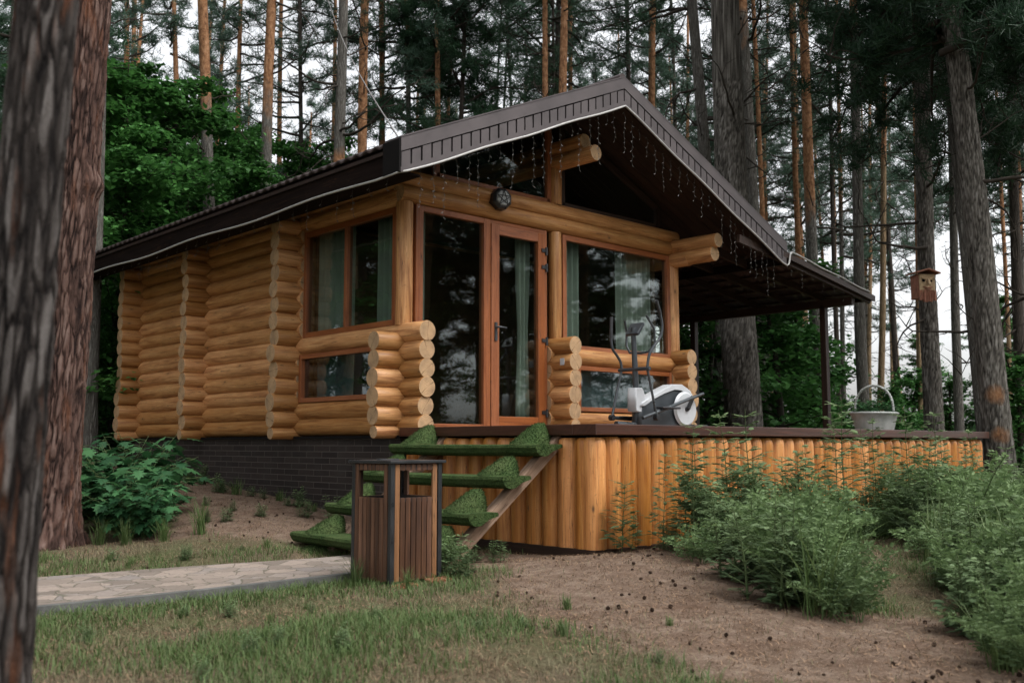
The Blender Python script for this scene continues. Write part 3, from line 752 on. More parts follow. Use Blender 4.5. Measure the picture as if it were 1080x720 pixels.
# drive housing: a rounded teardrop shell, light top edge and grey side
def shell(P, y0, y1, mats, name, parent=EX, mi=0):
    m = MB(); n = len(P); b = len(m.v)
    rings = [(y0, .93), (y0+.015, .985), (y0+.03, 1), (y1-.03, 1), (y1-.015, .985), (y1, .93)]
    cx_ = sum(p[0] for p in P)/n; cz_ = sum(p[1] for p in P)/n
    for y, s in rings:
        for px, pz in P: m.v.append((cx_+(px-cx_)*s, y, cz_+(pz-cz_)*s))
    for k in range(len(rings)-1):
        for i in range(n): m.face([b+k*n+i, b+k*n+(i+1) % n, b+(k+1)*n+(i+1) % n, b+(k+1)*n+i], mi, None, .5, True)
    m.face([b+i for i in range(n)][::-1], mi); m.face([b+(len(rings)-1)*n+i for i in range(n)], mi)
    return m.build(name, mats, parent)
body = [(-.42,.05),(-.30,.03),(.1,.03),(.42,.03),(.58,.10),(.62,.28),(.55,.42),(.40,.50),(.22,.50),(.0,.44),(-.2,.36),(-.40,.30)]
shell(body, -.075, .075, GREYP, 'drive_housing')
top = [(-.42,.28),(-.38,.33),(-.18,.42),(.02,.50),(.20,.565),(.38,.57),(.54,.50),(.62,.40),(.60,.36),(.50,.44),(.36,.50),(.22,.505),(.0,.445),(-.2,.37),(-.38,.28)]
shell(top, -.095, .095, WHITEP, 'top_cover')
front = [(-.475,.22),(-.33,.20),(-.31,.42),(-.35,.50),(-.47,.50)]
shell(front, -.07, .07, WHITEP, 'mast_cover')
m = MB(); m.tube([(.40, -.125, .265), (.40, -.105, .265), (.40, -.098, .265)], [.19, .205, .215], 40, 0, 0); m.tube([(.40, .098, .265), (.40, .125, .265)], [.215, .19], 40, 0, 0)
whl = eb(m, 'flywheel_cover', WHITEP)
m = MB(); m.tube([(.40, -.145, .265), (.40, .145, .265)], .03, 14, 0, 0); m.beam((.40, -.15, .265), (.50, -.15, .42), .03, .04); m.beam((.40, .15, .265), (.30, .15, .11), .03, .04); eb(m, 'crank', BLACKM)
for s, pz, xh in ((-1, .40, 0), (1, .16, 0)):
    ex = .50 if s < 0 else .30; ez = .42 if s < 0 else .11
    m = MB(); m.tube([(ex+.15, s*.19, ez+.04), (ex, s*.19, ez), (-.62+(0 if s > 0 else .12), s*.19, .15 if s > 0 else .14)], .022, 10, 0, 0)
    arm = eb(m, 'pedal_arm', STEEL)
    m = MB(); m.box((-.20 if s < 0 else -.5, s*.19-.06, (.255 if s < 0 else .145)), (.14 if s < 0 else -.18, s*.19+.06, (.28 if s < 0 else .17))); m.build('pedal', BLACKM, arm, bevel=.01)
    lx = -.62 if s > 0 else -.24
    lx = -.60 if s > 0 else -.26
    m = MB(); m.tube([(-.42, s*.20, .72), (lx, s*.20, .16)], .016, 10, 0, 0); eb(m, 'swing_rod', STEEL)
    m = MB(); m.tube([(lx, s*.20-.03, .15), (lx, s*.20+.03, .15)], .035, 12, 0, 0); eb(m, 'joint', BLACKM)
    m = MB()
    if s > 0: pts = [(-.42, .20, .72), (-.42, .21, .82), (-.47, .23, .90), (-.55, .24, .98), (-.56, .24, 1.15), (-.55, .24, 1.36)]
    else: pts = [(-.42, -.20, .72), (-.40, -.21, .88), (-.34, -.23, .98), (-.22, -.25, 1.10), (-.20, -.26, 1.25), (-.26, -.26, 1.42), (-.31, -.26, 1.53)]
    P2 = [Vector(pts[0])]
    for a, b_, c_ in zip(pts, pts[1:], pts[2:]):
        a, b_, c_ = Vector(a), Vector(b_), Vector(c_)
        P2 += [a.lerp(b_, .7), b_*.8+a*.1+c_*.1, b_.lerp(c_, .3)]
    P2.append(Vector(pts[-1])); m.tube(P2, .017, 10, 0, 0)
    gr = eb(m, 'moving_handle', GREYP)
    m = MB(); m.tube([P2[-4], P2[-3], P2[-2], P2[-1]], .021, 10, 0, 0); m.build('grip', BLACKM, gr)
m = MB(); m.tube([(-.42, -.24, .72), (-.42, .24, .72)], .022, 12, 0, 0); eb(m, 'pivot_bar', GREYP)
m = MB(); m.tube([(-.40, .16, 1.32), (-.33, .19, 1.18), (-.34, .19, 1.02), (-.36, .12, .93), (-.30, 0, .92), (-.30, -.12, .93), (-.26, -.19, 1.02), (-.27, -.19, 1.2), (-.38, -.16, 1.36)], .015, 10, 0, 0); eb(m, 'fixed_handlebar', STEEL)
m = MB(); Mc = Matrix.Translation((-.40, 0, 1.20)) @ Matrix.Rotation(R(38), 4, 'Y'); m.box((-.02, -.10, -.09), (.02, .10, .09), 0, .5, Mc); con = eb(m, 'console', GREYP, bevel=.008)
m = MB(); m.box((.021, -.06, -.03), (.024, .06, .06), 0, .5, Mc); m.build('screen', plain('grey_lcd', (.10,.12,.11), .25), con)

# ------------------------------------------------------------------ basket planter
bk = empty('basket_planter', (5.78, -2.12, 1.195), 0, 'large white wicker basket with tall hooped handle standing on the terrace rim', 'basket')
m = MB(); n = 48; b = len(m.v); prof = [(.0, .0), (.27, .0), (.275, .02), (.30, .12), (.335, .235), (.35, .245), (.352, .262), (.335, .272), (.32, .26), (.30, .18)]
for k, (r_, z) in enumerate(prof):
    for i in range(n):
        a = 2*math.pi*i/n; rr = r_*(1+(.012*math.sin(a*24)*(1 if k % 2 else -1) if 2 <= k <= 4 else (.012*math.sin(a*12) if k > 4 else 0)))
        m.v.append((rr*1.12*math.cos(a), rr*.78*math.sin(a), z*.88))
for k in range(len(prof)-1):
    for i in range(n): m.face([b+k*n+i, b+k*n+(i+1) % n, b+(k+1)*n+(i+1) % n, b+(k+1)*n+i], 0, [(i/n*4, prof[k][1]*4), ((i+1)/n*4, prof[k][1]*4), ((i+1)/n*4, prof[k+1][1]*4), (i/n*4, prof[k+1][1]*4)], .5, True)
m.build('bowl', WICK, bk)
m = MB(); AN = np.linspace(0, math.pi, 22); m.tube([(.0+.02*math.cos(a), -.25*math.cos(a), .25+.33*math.sin(a)**.8) for a in AN], .016, 8, 0, 0)
m.tube([(.02*math.cos(a)+.012*math.cos(i*1.4), -.25*math.cos(a), .25+.33*math.sin(a)**.8+.012*math.sin(i*1.4)) for i, a in enumerate(AN)], .011, 6, 0, 0)
m.build('handle', WICK, bk)

# ------------------------------------------------------------------ wall lamp
lp = empty('wall_lamp', (1.42, .29, 3.93), R(-12), 'black octagonal wall lamp with star shaped guard over the glass pane beside the door', 'lamp')
m = MB()
def octo(m, y0, y1, r0, r1, mi=0, n=8):
    P0 = [(r0*math.cos(2*math.pi*(i+.5)/n), y0, r0*math.sin(2*math.pi*(i+.5)/n)) for i in range(n)]; P1 = [(r1*math.cos(2*math.pi*(i+.5)/n), y1, r1*math.sin(2*math.pi*(i+.5)/n)) for i in range(n)]
    b = len(m.v); m.v += P0+P1
    for i in range(n): m.face([b+i, b+(i+1) % n, b+n+(i+1) % n, b+n+i], mi)
    m.face([b+i for i in range(n)][::-1], mi); m.face([b+n+i for i in range(n)], mi)
octo(m, .05, -.07, .135, .135); octo(m, -.071, -.10, .135, .105); m.build('casing', BLACKM, lp)
m = MB(); octo(m, -.101, -.112, .092, .085); m.build('glass', plain('frosted_lamp_glass', (.3,.32,.32), .3, .5, 0, .4, 40), lp)
m = MB()
for i in range(5):
    a0, a1 = 2*math.pi*i/5+math.pi/2, 2*math.pi*(i+2)/5+math.pi/2
    m.tube([(.095*math.cos(a0), -.118, .095*math.sin(a0)), (.095*math.cos(a1), -.118, .095*math.sin(a1))], .005, 6)
m.build('guard', BLACKM, lp)

# ------------------------------------------------------------------ small wall plate on the log stack
m = MB(); m.box((2.302, .08, 1.985), (2.308, .15, 2.07)); tag(m.build('switch_plate', WHITEP, None, bevel=.002), 'small pale switch plate on the side of the log stack right of the door', 'switch plate')

# ------------------------------------------------------------------ curtains
def curtain(plane, c, a0, a1, z0, z1, label, amp=.035, per=.11, gather=0, group=None):
    m = MB(); n = max(8, int((a1-a0)/per*9)); b = 0; rows = [z0+(z1-z0)*k/10 for k in range(11)]; am = (a0+a1)/2
    ph = rnd.random()*9
    for z in rows:
        s = (z-z0)/(z1-z0); g = 1-gather*math.exp(-((s-.45)/.22)**2)
        for i in range(n+1):
            a = a0+(a1-a0)*i/n; d = amp*math.sin(2*math.pi*(a-a0)/per+ph+.4*math.sin(a*9))*(.7+.3*s)
            a = am+(a-am)*g
            m.v.append((a, c+d, z) if plane == 'Y' else (c+d, a, z))
    for k in range(10):
        for i in range(n): m.face([k*(n+1)+i, k*(n+1)+i+1, (k+1)*(n+1)+i+1, (k+1)*(n+1)+i], 0, None, .5, True)
    o = m.build('curtain', CURT); sm = o.modifiers.new('thickness', 'SOLIDIFY'); sm.thickness = .003
    tag(o, label, 'curtain', group)
curtain('Y', .56, .36, .50, 1.22, 3.7, 'narrow grey curtain at the left edge of the tall glass by the door')
curtain('Y', .56, 1.95, 2.16, 1.22, 3.7, 'pale curtain gathered behind the glass of the door', .03, .09, .35)
curtain('Y', .56, 2.66, 3.10, 1.25, 3.7, 'grey-green curtain at the left side of the large front window')
curtain('Y', .56, 3.85, 4.55, 1.25, 3.7, 'wide grey-green curtain at the right side of the large front window')
curtain('X', .26, .55, 1.15, 1.25, 3.7, 'green curtain in the right half of the side windows')
curtain('Y', .50, 2.86, 4.68, 1.46, 2.0, 'short blue-grey blind behind the low window under the parapet log', .012, .3)
curtain('X', .26, 1.60, 2.36, 1.25, 3.7, 'dark curtain in the left half of the side windows', .03, .13)

# ------------------------------------------------------------------ rope light and icicle lights
rz = lambda x: RZ(x)-.325
pts = []
for y in np.arange(8.4, -.6, -.3): pts.append((-.79, y, 3.655+.018*math.sin(y*2.1)))
pts.append((-.80, -.69, 3.65))
for x in np.arange(-.72, 2.5, .2): pts.append((x, -.735, rz(x)+.008*math.sin(x*5)))
pts.append((2.55, -.735, rz(2.55)))
for x in np.arange(2.75, 6.05, .2): pts.append((x, -.735, rz(x)+.008*math.sin(x*5)))
pts += [(6.07, -.735, rz(6.05)+.005), (6.12, -.735, 3.60), (6.15, -.73, 3.66), (6.17, -.73, 3.74), (6.22, -.73, 3.785)]
for x in np.arange(6.4, 8.7, .3): pts.append((x, -.73, 3.80-(x-6.1)*.150+.01*math.sin(x*6)))
m = MB(); m.tube(pts, .0125, 8, 0, 0)
tag(m.build('rope_light', ROPE), 'thin white rope light running along the roof and awning edge', 'rope light')
ic = empty('icicle_lights', (2.55, -.69, 5.0), 0, 'unlit icicle light curtain dangling from the gable and eave', 'string lights')
bpy.context.view_layer.update(); ICI = ic.matrix_world.inverted()
def strand(x, y, z, L):
    m = MB(); n = max(2, int(L/.06)); p = [(x+j(.012), y+j(.01), z-L*i/n) for i in range(n+1)]; m.tube(p, .0016, 4, 0)
    for i, pp in enumerate(p[1:]):
        d = (.02*(1 if i % 2 else -1)); m.tube([(pp[0], pp[1], pp[2]), (pp[0]+d, pp[1]+j(.01), pp[2]-.018)], [.002, .0042], 5, 1)
    o = m.build('light_strand', [WIRE, BULB]); o.parent = ic; o.matrix_parent_inverse = ICI
for x in np.arange(-.5, 6.0, .155): strand(x, -.66+j(.02), RZ(x)-.3, rnd.choice((.18, .3, .42, .55, .62)))
for y in np.arange(-.4, 8.0, .3): strand(-.72, y, 3.67, rnd.choice((.12, .2, .28)))
for x in np.arange(6.3, 8.5, .3): strand(x, -.66, 3.78-(x-6)*.15-.06, rnd.choice((.1, .2, .3)))

# ------------------------------------------------------------------ dark board fence far left
fn = empty('board_fence', (1.8, 13.9, 0), R(-43), 'dark brown board fence behind the far left corner of the cabin', 'fence')
m = MB()
for k in range(26):
    x = -3.2+k*.2; m.box((x, -.01, .1), (x+.185, .01, 2.85+j(.02)), 0, rnd.random())
m.build('board_panel', DARKW, fn)
for z in (.8, 1.6, 2.4): m = MB(); m.box((-3.2, -.06, z), (2, -.012, z+.1)); m.build('rail', DARKW, fn)

# ------------------------------------------------------------------ trees
def bark_mesh(H, r0, r1, lean, kind, ozone, detail=1, bumps=0, knob=None):
    """tapered trunk as one mesh; 'orange' point attribute marks thin upper bark or scars"""
    m = MB(); n = {0: 9, 1: 16, 2: 64}[detail]; zs = []; PLT = kind in ('near', 'red') or (detail == 2 and bool(bumps))
    if PLT: n = 150 if kind in ('near', 'red') else 84
    top_ = {'near': 2.7, 'red': 6.}.get(kind, 8); st_ = {'near': .016, 'red': .024}.get(kind, .05)
    z = -.3
    while z < H: zs.append(z); z += {0: 1.5, 1: .6, 2: (st_ if z < top_ else .4)}[detail]
    zs.append(H); ph = rnd.random()*50
    V = []; O = []; PL = []
    for z in zs:
        s = max(0, z)/H; r = r0*(1-s)**.75*(1-r1)+r0*r1; flare = 1+.45*math.exp(-max(0, z)/.22)+.12*math.exp(-max(0, z)/.9)
        cx_ = lean[0]*z+.35*noise.noise(Vector((z*.12, ph, 0)))*min(1, z/4)*(r0*2.2); cy_ = lean[1]*z+.35*noise.noise(Vector((z*.12, ph, 9)))*min(1, z/4)*(r0*2.2)
        for k in range(n):
            a = 2*math.pi*k/n; ca, sa = math.cos(a), math.sin(a)
            d = 1+.05*noise.noise(Vector((ca*1.2, sa*1.2+ph, z*.5)))+(.12*math.exp(-max(0, z)/.3))*math.sin(a*4+ph)
            if bumps:
                K1, K2 = {'near': (26, 4.2), 'red': (19, 3.4)}.get(kind, (20, 5.5))
                q = Vector((ca*r0*K1, sa*r0*K1+ph, z*K2)); q += Vector((1, 1, .6))*.75*noise.noise(q*.6)+Vector((.25, .25, .5))*noise.noise(q*2.1+Vector((7, 0, 0)))
                dd = noise.voronoi(q)[0]; e = dd[1]-dd[0]
                pl = max(0, min(1, e*2.6+.35*noise.noise(q*3)))
                PL.append(pl*(.75+.5*noise.noise(q*.9+Vector((0, 5, 0)))))
                d += (bumps*(pl**.6-.6)+.35*bumps*noise.noise(q*5)+.25*bumps*noise.noise(q*11))/r0
            else: PL.append(.5)
            if knob and abs(z-knob[0]) < .35: d += .3*math.exp(-((z-knob[0])/.1)**2)*max(0, math.cos(a-knob[1]))**3
            V.append((cx_+ca*r*d*flare, cy_+sa*r*d*flare, z)); 
            if kind == 'patch': o = max(sst(ozone-2, ozone+2, z), .95*math.exp(-((z-8.05)/.6)**4)*(1 if abs(z-8.05) < .75 else 0))
            elif kind == 'patch2': o = max(.62*math.exp(-((z-1.75)/.22)**2), .66*math.exp(-((z-1.15)/.16)**2))*max(0, -ca*.9-sa*.45)**1.5
            elif kind == 'orange': o = sst(ozone-3, ozone+3, z)
            else: o = sst(ozone-2.5, ozone+2.5, z)
            O.append(o)
    for i in range(len(zs)-1):
        for k in range(n): m.face([i*n+k, i*n+(k+1) % n, (i+1)*n+(k+1) % n, (i+1)*n+k], 0, None, .5, True)
    m.v = V
    mat = BARK[{'patch': 'grey', 'patch2': 'grey', 'go': 'grey', 'orange': 'tan'}.get(kind, kind) if not (PLT and kind in ('grey', 'patch2')) else 'greyp']
    o = m.build('trunk', mat); a = o.data.attributes.new('orange', 'FLOAT', 'POINT'); a.data.foreach_set('value', O)
    if PLT: a = o.data.attributes.new('plate', 'FLOAT', 'POINT'); a.data.foreach_set('value', PL)
    return o
rng = np.random.default_rng(5)
def needle_tufts(centers, n=22, L=.17, wd=.010, spread=1.0):
    """bursts of needles: returns V, F, tint"""
    P = np.repeat(np.asarray(centers, dtype=float), n, axis=0); N = len(P)
    d = rng.normal(size=(N, 3)); d[:, 2] = d[:, 2]*.8+.35; d /= np.linalg.norm(d, axis=1)[:, None]
    s = np.cross(d, rng.normal(size=(N, 3))); s /= np.linalg.norm(s, axis=1)[:, None]
    l = L*rng.uniform(.6, 1.15, (N, 1)); P0 = P+rng.normal(scale=.035*spread, size=(N, 3))
    V = np.stack([P0-s*wd*.5, P0+s*wd*.5, P0+d*l+s*wd*.25, P0+d*l-s*wd*.25], 1).reshape(-1, 3); F = np.arange(N*4).reshape(-1, 4)
    t = np.repeat(rng.random(len(centers)), n)*.7+rng.random(N)*.3
    return V, F, t
def limb(m, p0, d0, L, r, droop, kinks=.25, seg=7):
    p = Vector(p0); d = Vector(d0).normalized(); pts = [p.copy()]
    for i in range(seg):
        d = (d+Vector((j(kinks), j(kinks), j(kinks)+droop*(i/seg)))).normalized(); p = p+d*(L/seg); pts.append(p.copy())
    m.tube(pts, [r*(1-.85*i/seg) for i in range(seg+1)], 5)
    return pts
def pine_crown_mesh(name, z0, z1, rad, nb, tufts, n=20, L=.17, wd=.011, seed=0, lean=(0, 0), mat=None, droop=.1):
    global rnd; keep = rnd; rnd = random.Random(seed)
    m = MB(); cs = []
    for b_ in range(nb):
        s = (b_+rnd.random())/nb; z = z0+(z1-z0)*s; az = rnd.random()*2*math.pi
        prof = math.sin(math.pi*min(1, .18+.82*s)**.8)**.6 if s < .97 else .3
        Lb = rad*prof*rnd.uniform(.55, 1.15); up = -.15+.9*s
        p0 = Vector((lean[0]*z, lean[1]*z, z))
        pts = limb(m, p0, (math.cos(az), math.sin(az), up*.6+j(.2)), Lb, .02+.012*Lb, -droop*(1-s)+.15)
        for k in range(2, len(pts)):
            for q in range(3):
                dd = Vector((j(1), j(1), j(.5))).normalized(); l2 = Lb*.22*rnd.uniform(.5, 1.2); e = pts[k]+dd*l2+Vector((0, 0, .08))
                if rnd.random() < .8: m.tube([pts[k], (pts[k]+e)/2+Vector((j(.05), j(.05), j(.05))), e], [.010, .007, .004], 4)
                nt_ = max(1, int(tufts*rnd.uniform(.5, 1.4)))
                for w_ in range(nt_): cs.append(tuple(pts[k]+dd*l2*rnd.uniform(.45, 1.15)+Vector((j(.16), j(.16), j(.08)+.05))))
    V, F, t = needle_tufts(cs, n, L, wd)
    # limbs as quads appended
    bv = np.array(m.v); bf = np.array(m.f, dtype=int)+len(V)
    V = np.vstack([V, bv]); mi = np.r_[np.zeros(len(F), int), np.ones(len(bf), int)]; F = np.vstack([F, bf]); t = np.r_[t, np.full(len(bf), .5)]
    o = tris_object(name, V, F, [mat or NEEDLE, TWIG], None, t, mi)
    rnd = keep
    me = o.data; bpy.data.objects.remove(o); return me
CROWN = [pine_crown_mesh('pine_crown', 0, 9, 2.7, 34, 2.4, 18, .18, .012, s, droop=.2) for s in (1, 2, 3)]
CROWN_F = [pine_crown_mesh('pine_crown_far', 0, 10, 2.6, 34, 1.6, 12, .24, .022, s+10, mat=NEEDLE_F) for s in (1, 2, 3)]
BUSHY = pine_crown_mesh('bushy_pine_crown', 0, 10, 2.6, 70, 4, 20, .19, .016, 31, droop=.35)
LOWPINE = pine_crown_mesh('low_pine_crown', 0, 9, 2.7, 64, 4, 24, .20, .015, 33, droop=.5)
def dead_mesh(seed, z0, z1, n, Lm, r=.022):
    global rnd; keep = rnd; rnd = random.Random(seed); m = MB()
    for i in range(n):
        z = z0+(z1-z0)*rnd.random(); az = rnd.random()*6.28; L_ = Lm*rnd.uniform(.35, 1.1)
        pts = limb(m, (0, 0, z), (math.cos(az), math.sin(az), j(.35)), L_, r*rnd.uniform(.7, 1.2), j(.5), .38, 8)
        for k in range(2, 8):
            if rnd.random() < .7: limb(m, pts[k], (j(1), j(1), j(.8)), L_*.3*rnd.random()+.1, r*.4, j(.3), .35, 4)
    o = m.build('dead', TWIG); me = o.data; bpy.data.objects.remove(o); rnd = keep; return me
def limb_mesh(seed, L_, r):
    global rnd; keep = rnd; rnd = random.Random(seed); m = MB()
    pts = limb(m, (0, 0, 0), (1, 0, j(.35)), L_, r, j(.5), .36, 9)
    for k in range(2, 10):
        if rnd.random() < .85: limb(m, pts[k], (j(1), j(1), j(.8)), L_*.32*rnd.random()+.12, r*.42, j(.3), .35, 4)
    o = m.build('limb', TWIG); me = o.data; bpy.data.objects.remove(o); rnd = keep; return me
LIMBS = [limb_mesh(s, .9+.22*s, .02+.002*s) for s in range(7)]; LIMBS_BIG = [limb_mesh(20+s, 1.6+.35*s, .028+.004*s) for s in range(5)]
TREES = [
(-5.58,-5.33,0.0244,-0.0225,0.089,2.8,'near',16,11,'blurred dark pine trunk right beside the camera at the left edge'),
(-3.10,1.66,0.0237,-0.0219,0.210,9.6,'red',20,13,'thick reddish pine trunk standing by the leafy shrub left of the cabin'),
(-0.46,7.95,-0.0094,0.0088,0.107,16.0,'grey',18,12,'slim grey pine half hidden behind the thick reddish trunk'),
(3.92,12.07,-0.0514,0.0480,0.157,22.0,'go',21,13,'straight pine turning from grey to orange above the middle of the left eave'),
(9.21,24.91,-0.0477,0.0448,0.142,35.0,'orange',24,15,'thin orange pine seen above the maples left of the straight grey and orange pine'),
(10.67,24.92,-0.0016,0.0015,0.137,36.0,'orange',24,14,'thin brown pine with orange streaks between the two grey pines over the left roof'),
(5.35,13.47,0.0173,-0.0160,0.166,24.0,'go',22,14,'grey pine leaning slightly right, rising from behind the middle of the left roof slope'),
(11.98,23.70,-0.0134,0.0124,0.129,36.0,'orange',24,16,'thin pale orange pine just right of the leaning grey pine'),
(7.34,12.98,-0.0010,0.0010,0.179,25.0,'patch',22,13,'knotty grey pine with a bare orange scar and dark dead limbs'),
(8.92,14.25,0.0048,-0.0046,0.174,27.0,'orange',23,15,'orange barked pine immediately right of the pine with the bare scar'),
(13.01,18.64,-0.0149,0.0138,0.126,33.0,'orange',24,16,'thin orange pine, right one of the pair left of the gable corner'),
(13.15,17.13,-0.0230,0.0215,0.122,32.0,'grey',22,12,'thin grey pine at the left side of the dark bushy pine crown'),
(13.31,15.62,0.0180,-0.0168,0.118,31.0,'dark',20,7.5,'bushy dark pine over the left slope of the front gable'),
(21.24,23.27,0.0311,-0.0290,0.090,42.0,'dark',24,17,'left one of two bare thin black pines against the open sky'),
(21.34,23.17,0.0379,-0.0356,0.090,42.0,'dark',24,17,'right one of two bare thin black pines against the open sky'),
(23.10,25.63,0.0087,-0.0081,0.043,45.0,'dark',14,12,'bare thin dead sapling against the open sky'),
(13.42,11.41,-0.0045,0.0045,0.120,28.0,'orange',22,14,'slimmer left pine of the close orange pair left of the ridge'),
(15.74,13.36,-0.0041,0.0038,0.074,31.0,'dark',22,12,'dark thin pine squeezed behind the close orange pair'),
(12.45,10.27,0.0186,-0.0175,0.151,26.5,'orange',22,14,'stouter right pine of the close orange pair left of the ridge'),
(17.05,10.76,0.0174,-0.0161,0.107,30.0,'tan',23,16,'thin tan pine just right of the roof ridge'),
(10.34,3.35,-0.0348,0.0324,0.152,20.0,'grey',19,10,'rough grey pine with many crooked dead twigs, behind the awning'),
(9.61,2.39,-0.0159,0.0149,0.358,18.8,'grey',22,13.5,'stoutest grey pine, rising behind the awning right of the gable'),
(14.41,5.02,-0.0175,0.0164,0.160,24.0,'go',22,13,'grey pine with an orange top tucked behind the stoutest grey pine'),
(19.75,8.24,-0.0132,0.0123,0.100,30.0,'orange',22,15,'thin brown pine just right of the stoutest grey pine'),
(23.19,9.14,-0.0062,0.0058,0.118,33.0,'orange',24,15,'thin orange pine left of the two bare orange trunks over the awning'),
(18.03,5.75,0.0001,-0.0001,0.180,27.0,'go',23,14,'orange topped pine over the lower end of the gable'),
(23.05,7.90,0.0032,-0.0030,0.091,32.0,'dark',20,10,'thin dark pine right beside the awning post'),
(16.15,3.40,0.0033,-0.0029,0.149,24.0,'go',20,11,'brown pine between the awning tip and the basket'),
(20.14,5.15,0.0394,-0.0366,0.100,28.0,'tan',21,12,'thin tan pine rising behind the white basket handle'),
(11.60,-0.29,0.0062,-0.0057,0.173,18.2,'grey',20,7.6,'grey pine that carries the carved birdhouse'),
(21.99,4.79,0.0165,-0.0153,0.062,29.0,'orange',20,13,'very thin red-orange pine just left of the birdhouse pine'),
(18.79,2.31,0.0107,-0.0099,0.119,25.0,'go',20,10,'slim pine right of the birdhouse pine'),
(10.86,-1.51,-0.0357,0.0334,0.108,16.8,'grey',18,9,'slim grey pine close behind the far corner of the terrace'),
(8.76,-2.56,-0.0409,0.0382,0.202,14.6,'patch2',19,6.8,'leaning pine with orange scars at the right end of the terrace'),
(26.02,3.76,0.0045,-0.0041,0.074,31.0,'orange',21,13,'thin orange pine right of the scarred leaning pine'),
(16.80,0.06,0.0090,-0.0087,0.126,22.0,'dark',19,7.5,'dark pine cut by the right edge'),
(10.16,-2.64,0.0258,-0.0241,0.177,15.5,'grey',19,7,'grey pine just outside the right side of the terrace'),

]
def add_child(name, me, parent, loc, rz=0, sc_=1):
    o = bpy.data.objects.new(name, me); C.objects.link(o); o.parent = parent; o.location = loc; o.rotation_euler = (0, 0, rz)
    o.scale = (sc_, sc_, sc_) if not hasattr(sc_, '__len__') else sc_; return o
for i, (x, y, lx, ly, r, Z, ty, H, cb_, lab) in enumerate(TREES):
    z0 = gz(x, y) if abs(x) < 8 and abs(y) < 9 else .02
    root = empty('pine_tree', (x, y, z0), 0, lab, 'pine tree')
    det = 2 if Z < 19.5 and r > .15 or Z < 3 else (1 if Z < 26 else 0)
    oz = {'grey': 99 if Z < 21 else 14, 'red': 99, 'go': 11.5 if Z < 27 else 7.5, 'orange': .5 if Z > 34 else 5, 'patch': 13, 'patch2': 99, 'dark': 99, 'tan': 9, 'near': 99}[ty]
    if abs(x-5.35) < .01: oz = 9.2
    if abs(x-3.92) < .01: oz = 8.6
    tr = bark_mesh(H, r, .3, (lx, ly), ty, oz, det, {'near': .011, 'red': .024}.get(ty, .015) if det == 2 else 0, (5.7-2.2, -.8) if ty == 'red' else None)
    tr.parent = root
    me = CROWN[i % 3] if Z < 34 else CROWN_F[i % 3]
    hh = H-cb_; base = 9.
    if 'bushy' in lab: me = BUSHY; base = 10
    if 'birdhouse' == lab[-9:] or 'carries' in lab or ty == 'patch2' or Z == 22. and ty == 'dark' or Z == 15.5: me = LOWPINE
    if r < .05: me = None
    if me: add_child('crown', me, tr if False else root, (lx*(cb_+hh*.4), ly*(cb_+hh*.4), cb_), rnd.random()*6.28, (1, 1, hh/base))
    if Z > 12 and r > .05:
        big = 'crooked' in lab or 'stoutest' in lab or 'scar and' in lab
        lr = random.Random(i*7+1); ztop = cb_+.6; zbot = max(2.2, cb_-7.5)
        for q in range((17 if big else 11) if Z < 30 else 7):
            z_ = zbot+(ztop-zbot)*lr.random()**.8
            add_child('dead_branch', lr.choice(LIMBS_BIG if big and q % 2 else LIMBS), root, (lx*z_, ly*z_, z_), lr.random()*6.28, lr.uniform(.7, 1.15))
# anonymous pines deeper in the wood
FARM = []
for k in range(4):
    o = bark_mesh(24, .13, .35, (0, 0), ('orange', 'dark', 'tan', 'go')[k], (9, 99, 10, 10)[k], 0); me = o.data; bpy.data.objects.remove(o); FARM.append(me)
    dm = dead_mesh(k+1, 4, 14, 20, 1.6); bm = bmesh.new(); bm.from_mesh(me); nf = len(bm.faces); bm.from_mesh(dm); bm.faces.ensure_lookup_table()
    for f_ in bm.faces[nf:]: f_.material_index = 1
    bm.to_mesh(me); bm.free(); me.materials.append(TWIG)
cpos = Vector((-6.435, -8.356))
fr = random.Random(3)
placed = []
tries = 0
while len(placed) < 84 and tries < 4000:
    tries += 1
    Z = 30+34*fr.random()**1.1; u = fr.uniform(-.58, .58)
    p = cpos+Vector((Fh.x, Fh.y))*Z+Vector((math.sin(AL), -math.cos(AL)))*u*Z
    px = 540+u*1050
    if Z < 36 and 505 < px < 560: continue
    if 480 < px < 545 and fr.random() < .92: continue     # the brighter gap over the gable
    if any((p-q).length < 1.7 for q in placed): continue
    placed.append(p)
    side = 'left' if px < 420 else ('middle' if px < 760 else 'right')
    root = empty('pine_tree', (p.x, p.y, 0), 0, 'slim pine deep in the pale background of the wood, %s' % {'left': 'left of the gable', 'middle': 'behind the roof ridge', 'right': 'right of the awning'}[side], 'pine tree', 'distant pines %s' % {'left': 'left of the gable', 'middle': 'behind the ridge', 'right': 'right of the awning'}[side])
    root.rotation_euler = (fr.gauss(0, .022), fr.gauss(0, .022), fr.random()*6.28)
    t_ = add_child('trunk', FARM[fr.randrange(4)], root, (0, 0, 0), 0, (fr.uniform(.7, 1.2),)*2+(fr.uniform(.8, 1.05),))
    cbz = fr.uniform(8, 14) if side != 'right' else fr.uniform(6, 13)
    add_child('crown', CROWN_F[fr.randrange(3)], root, (0, 0, cbz), fr.random()*6.28, (1, 1, fr.uniform(.9, 1.15)))

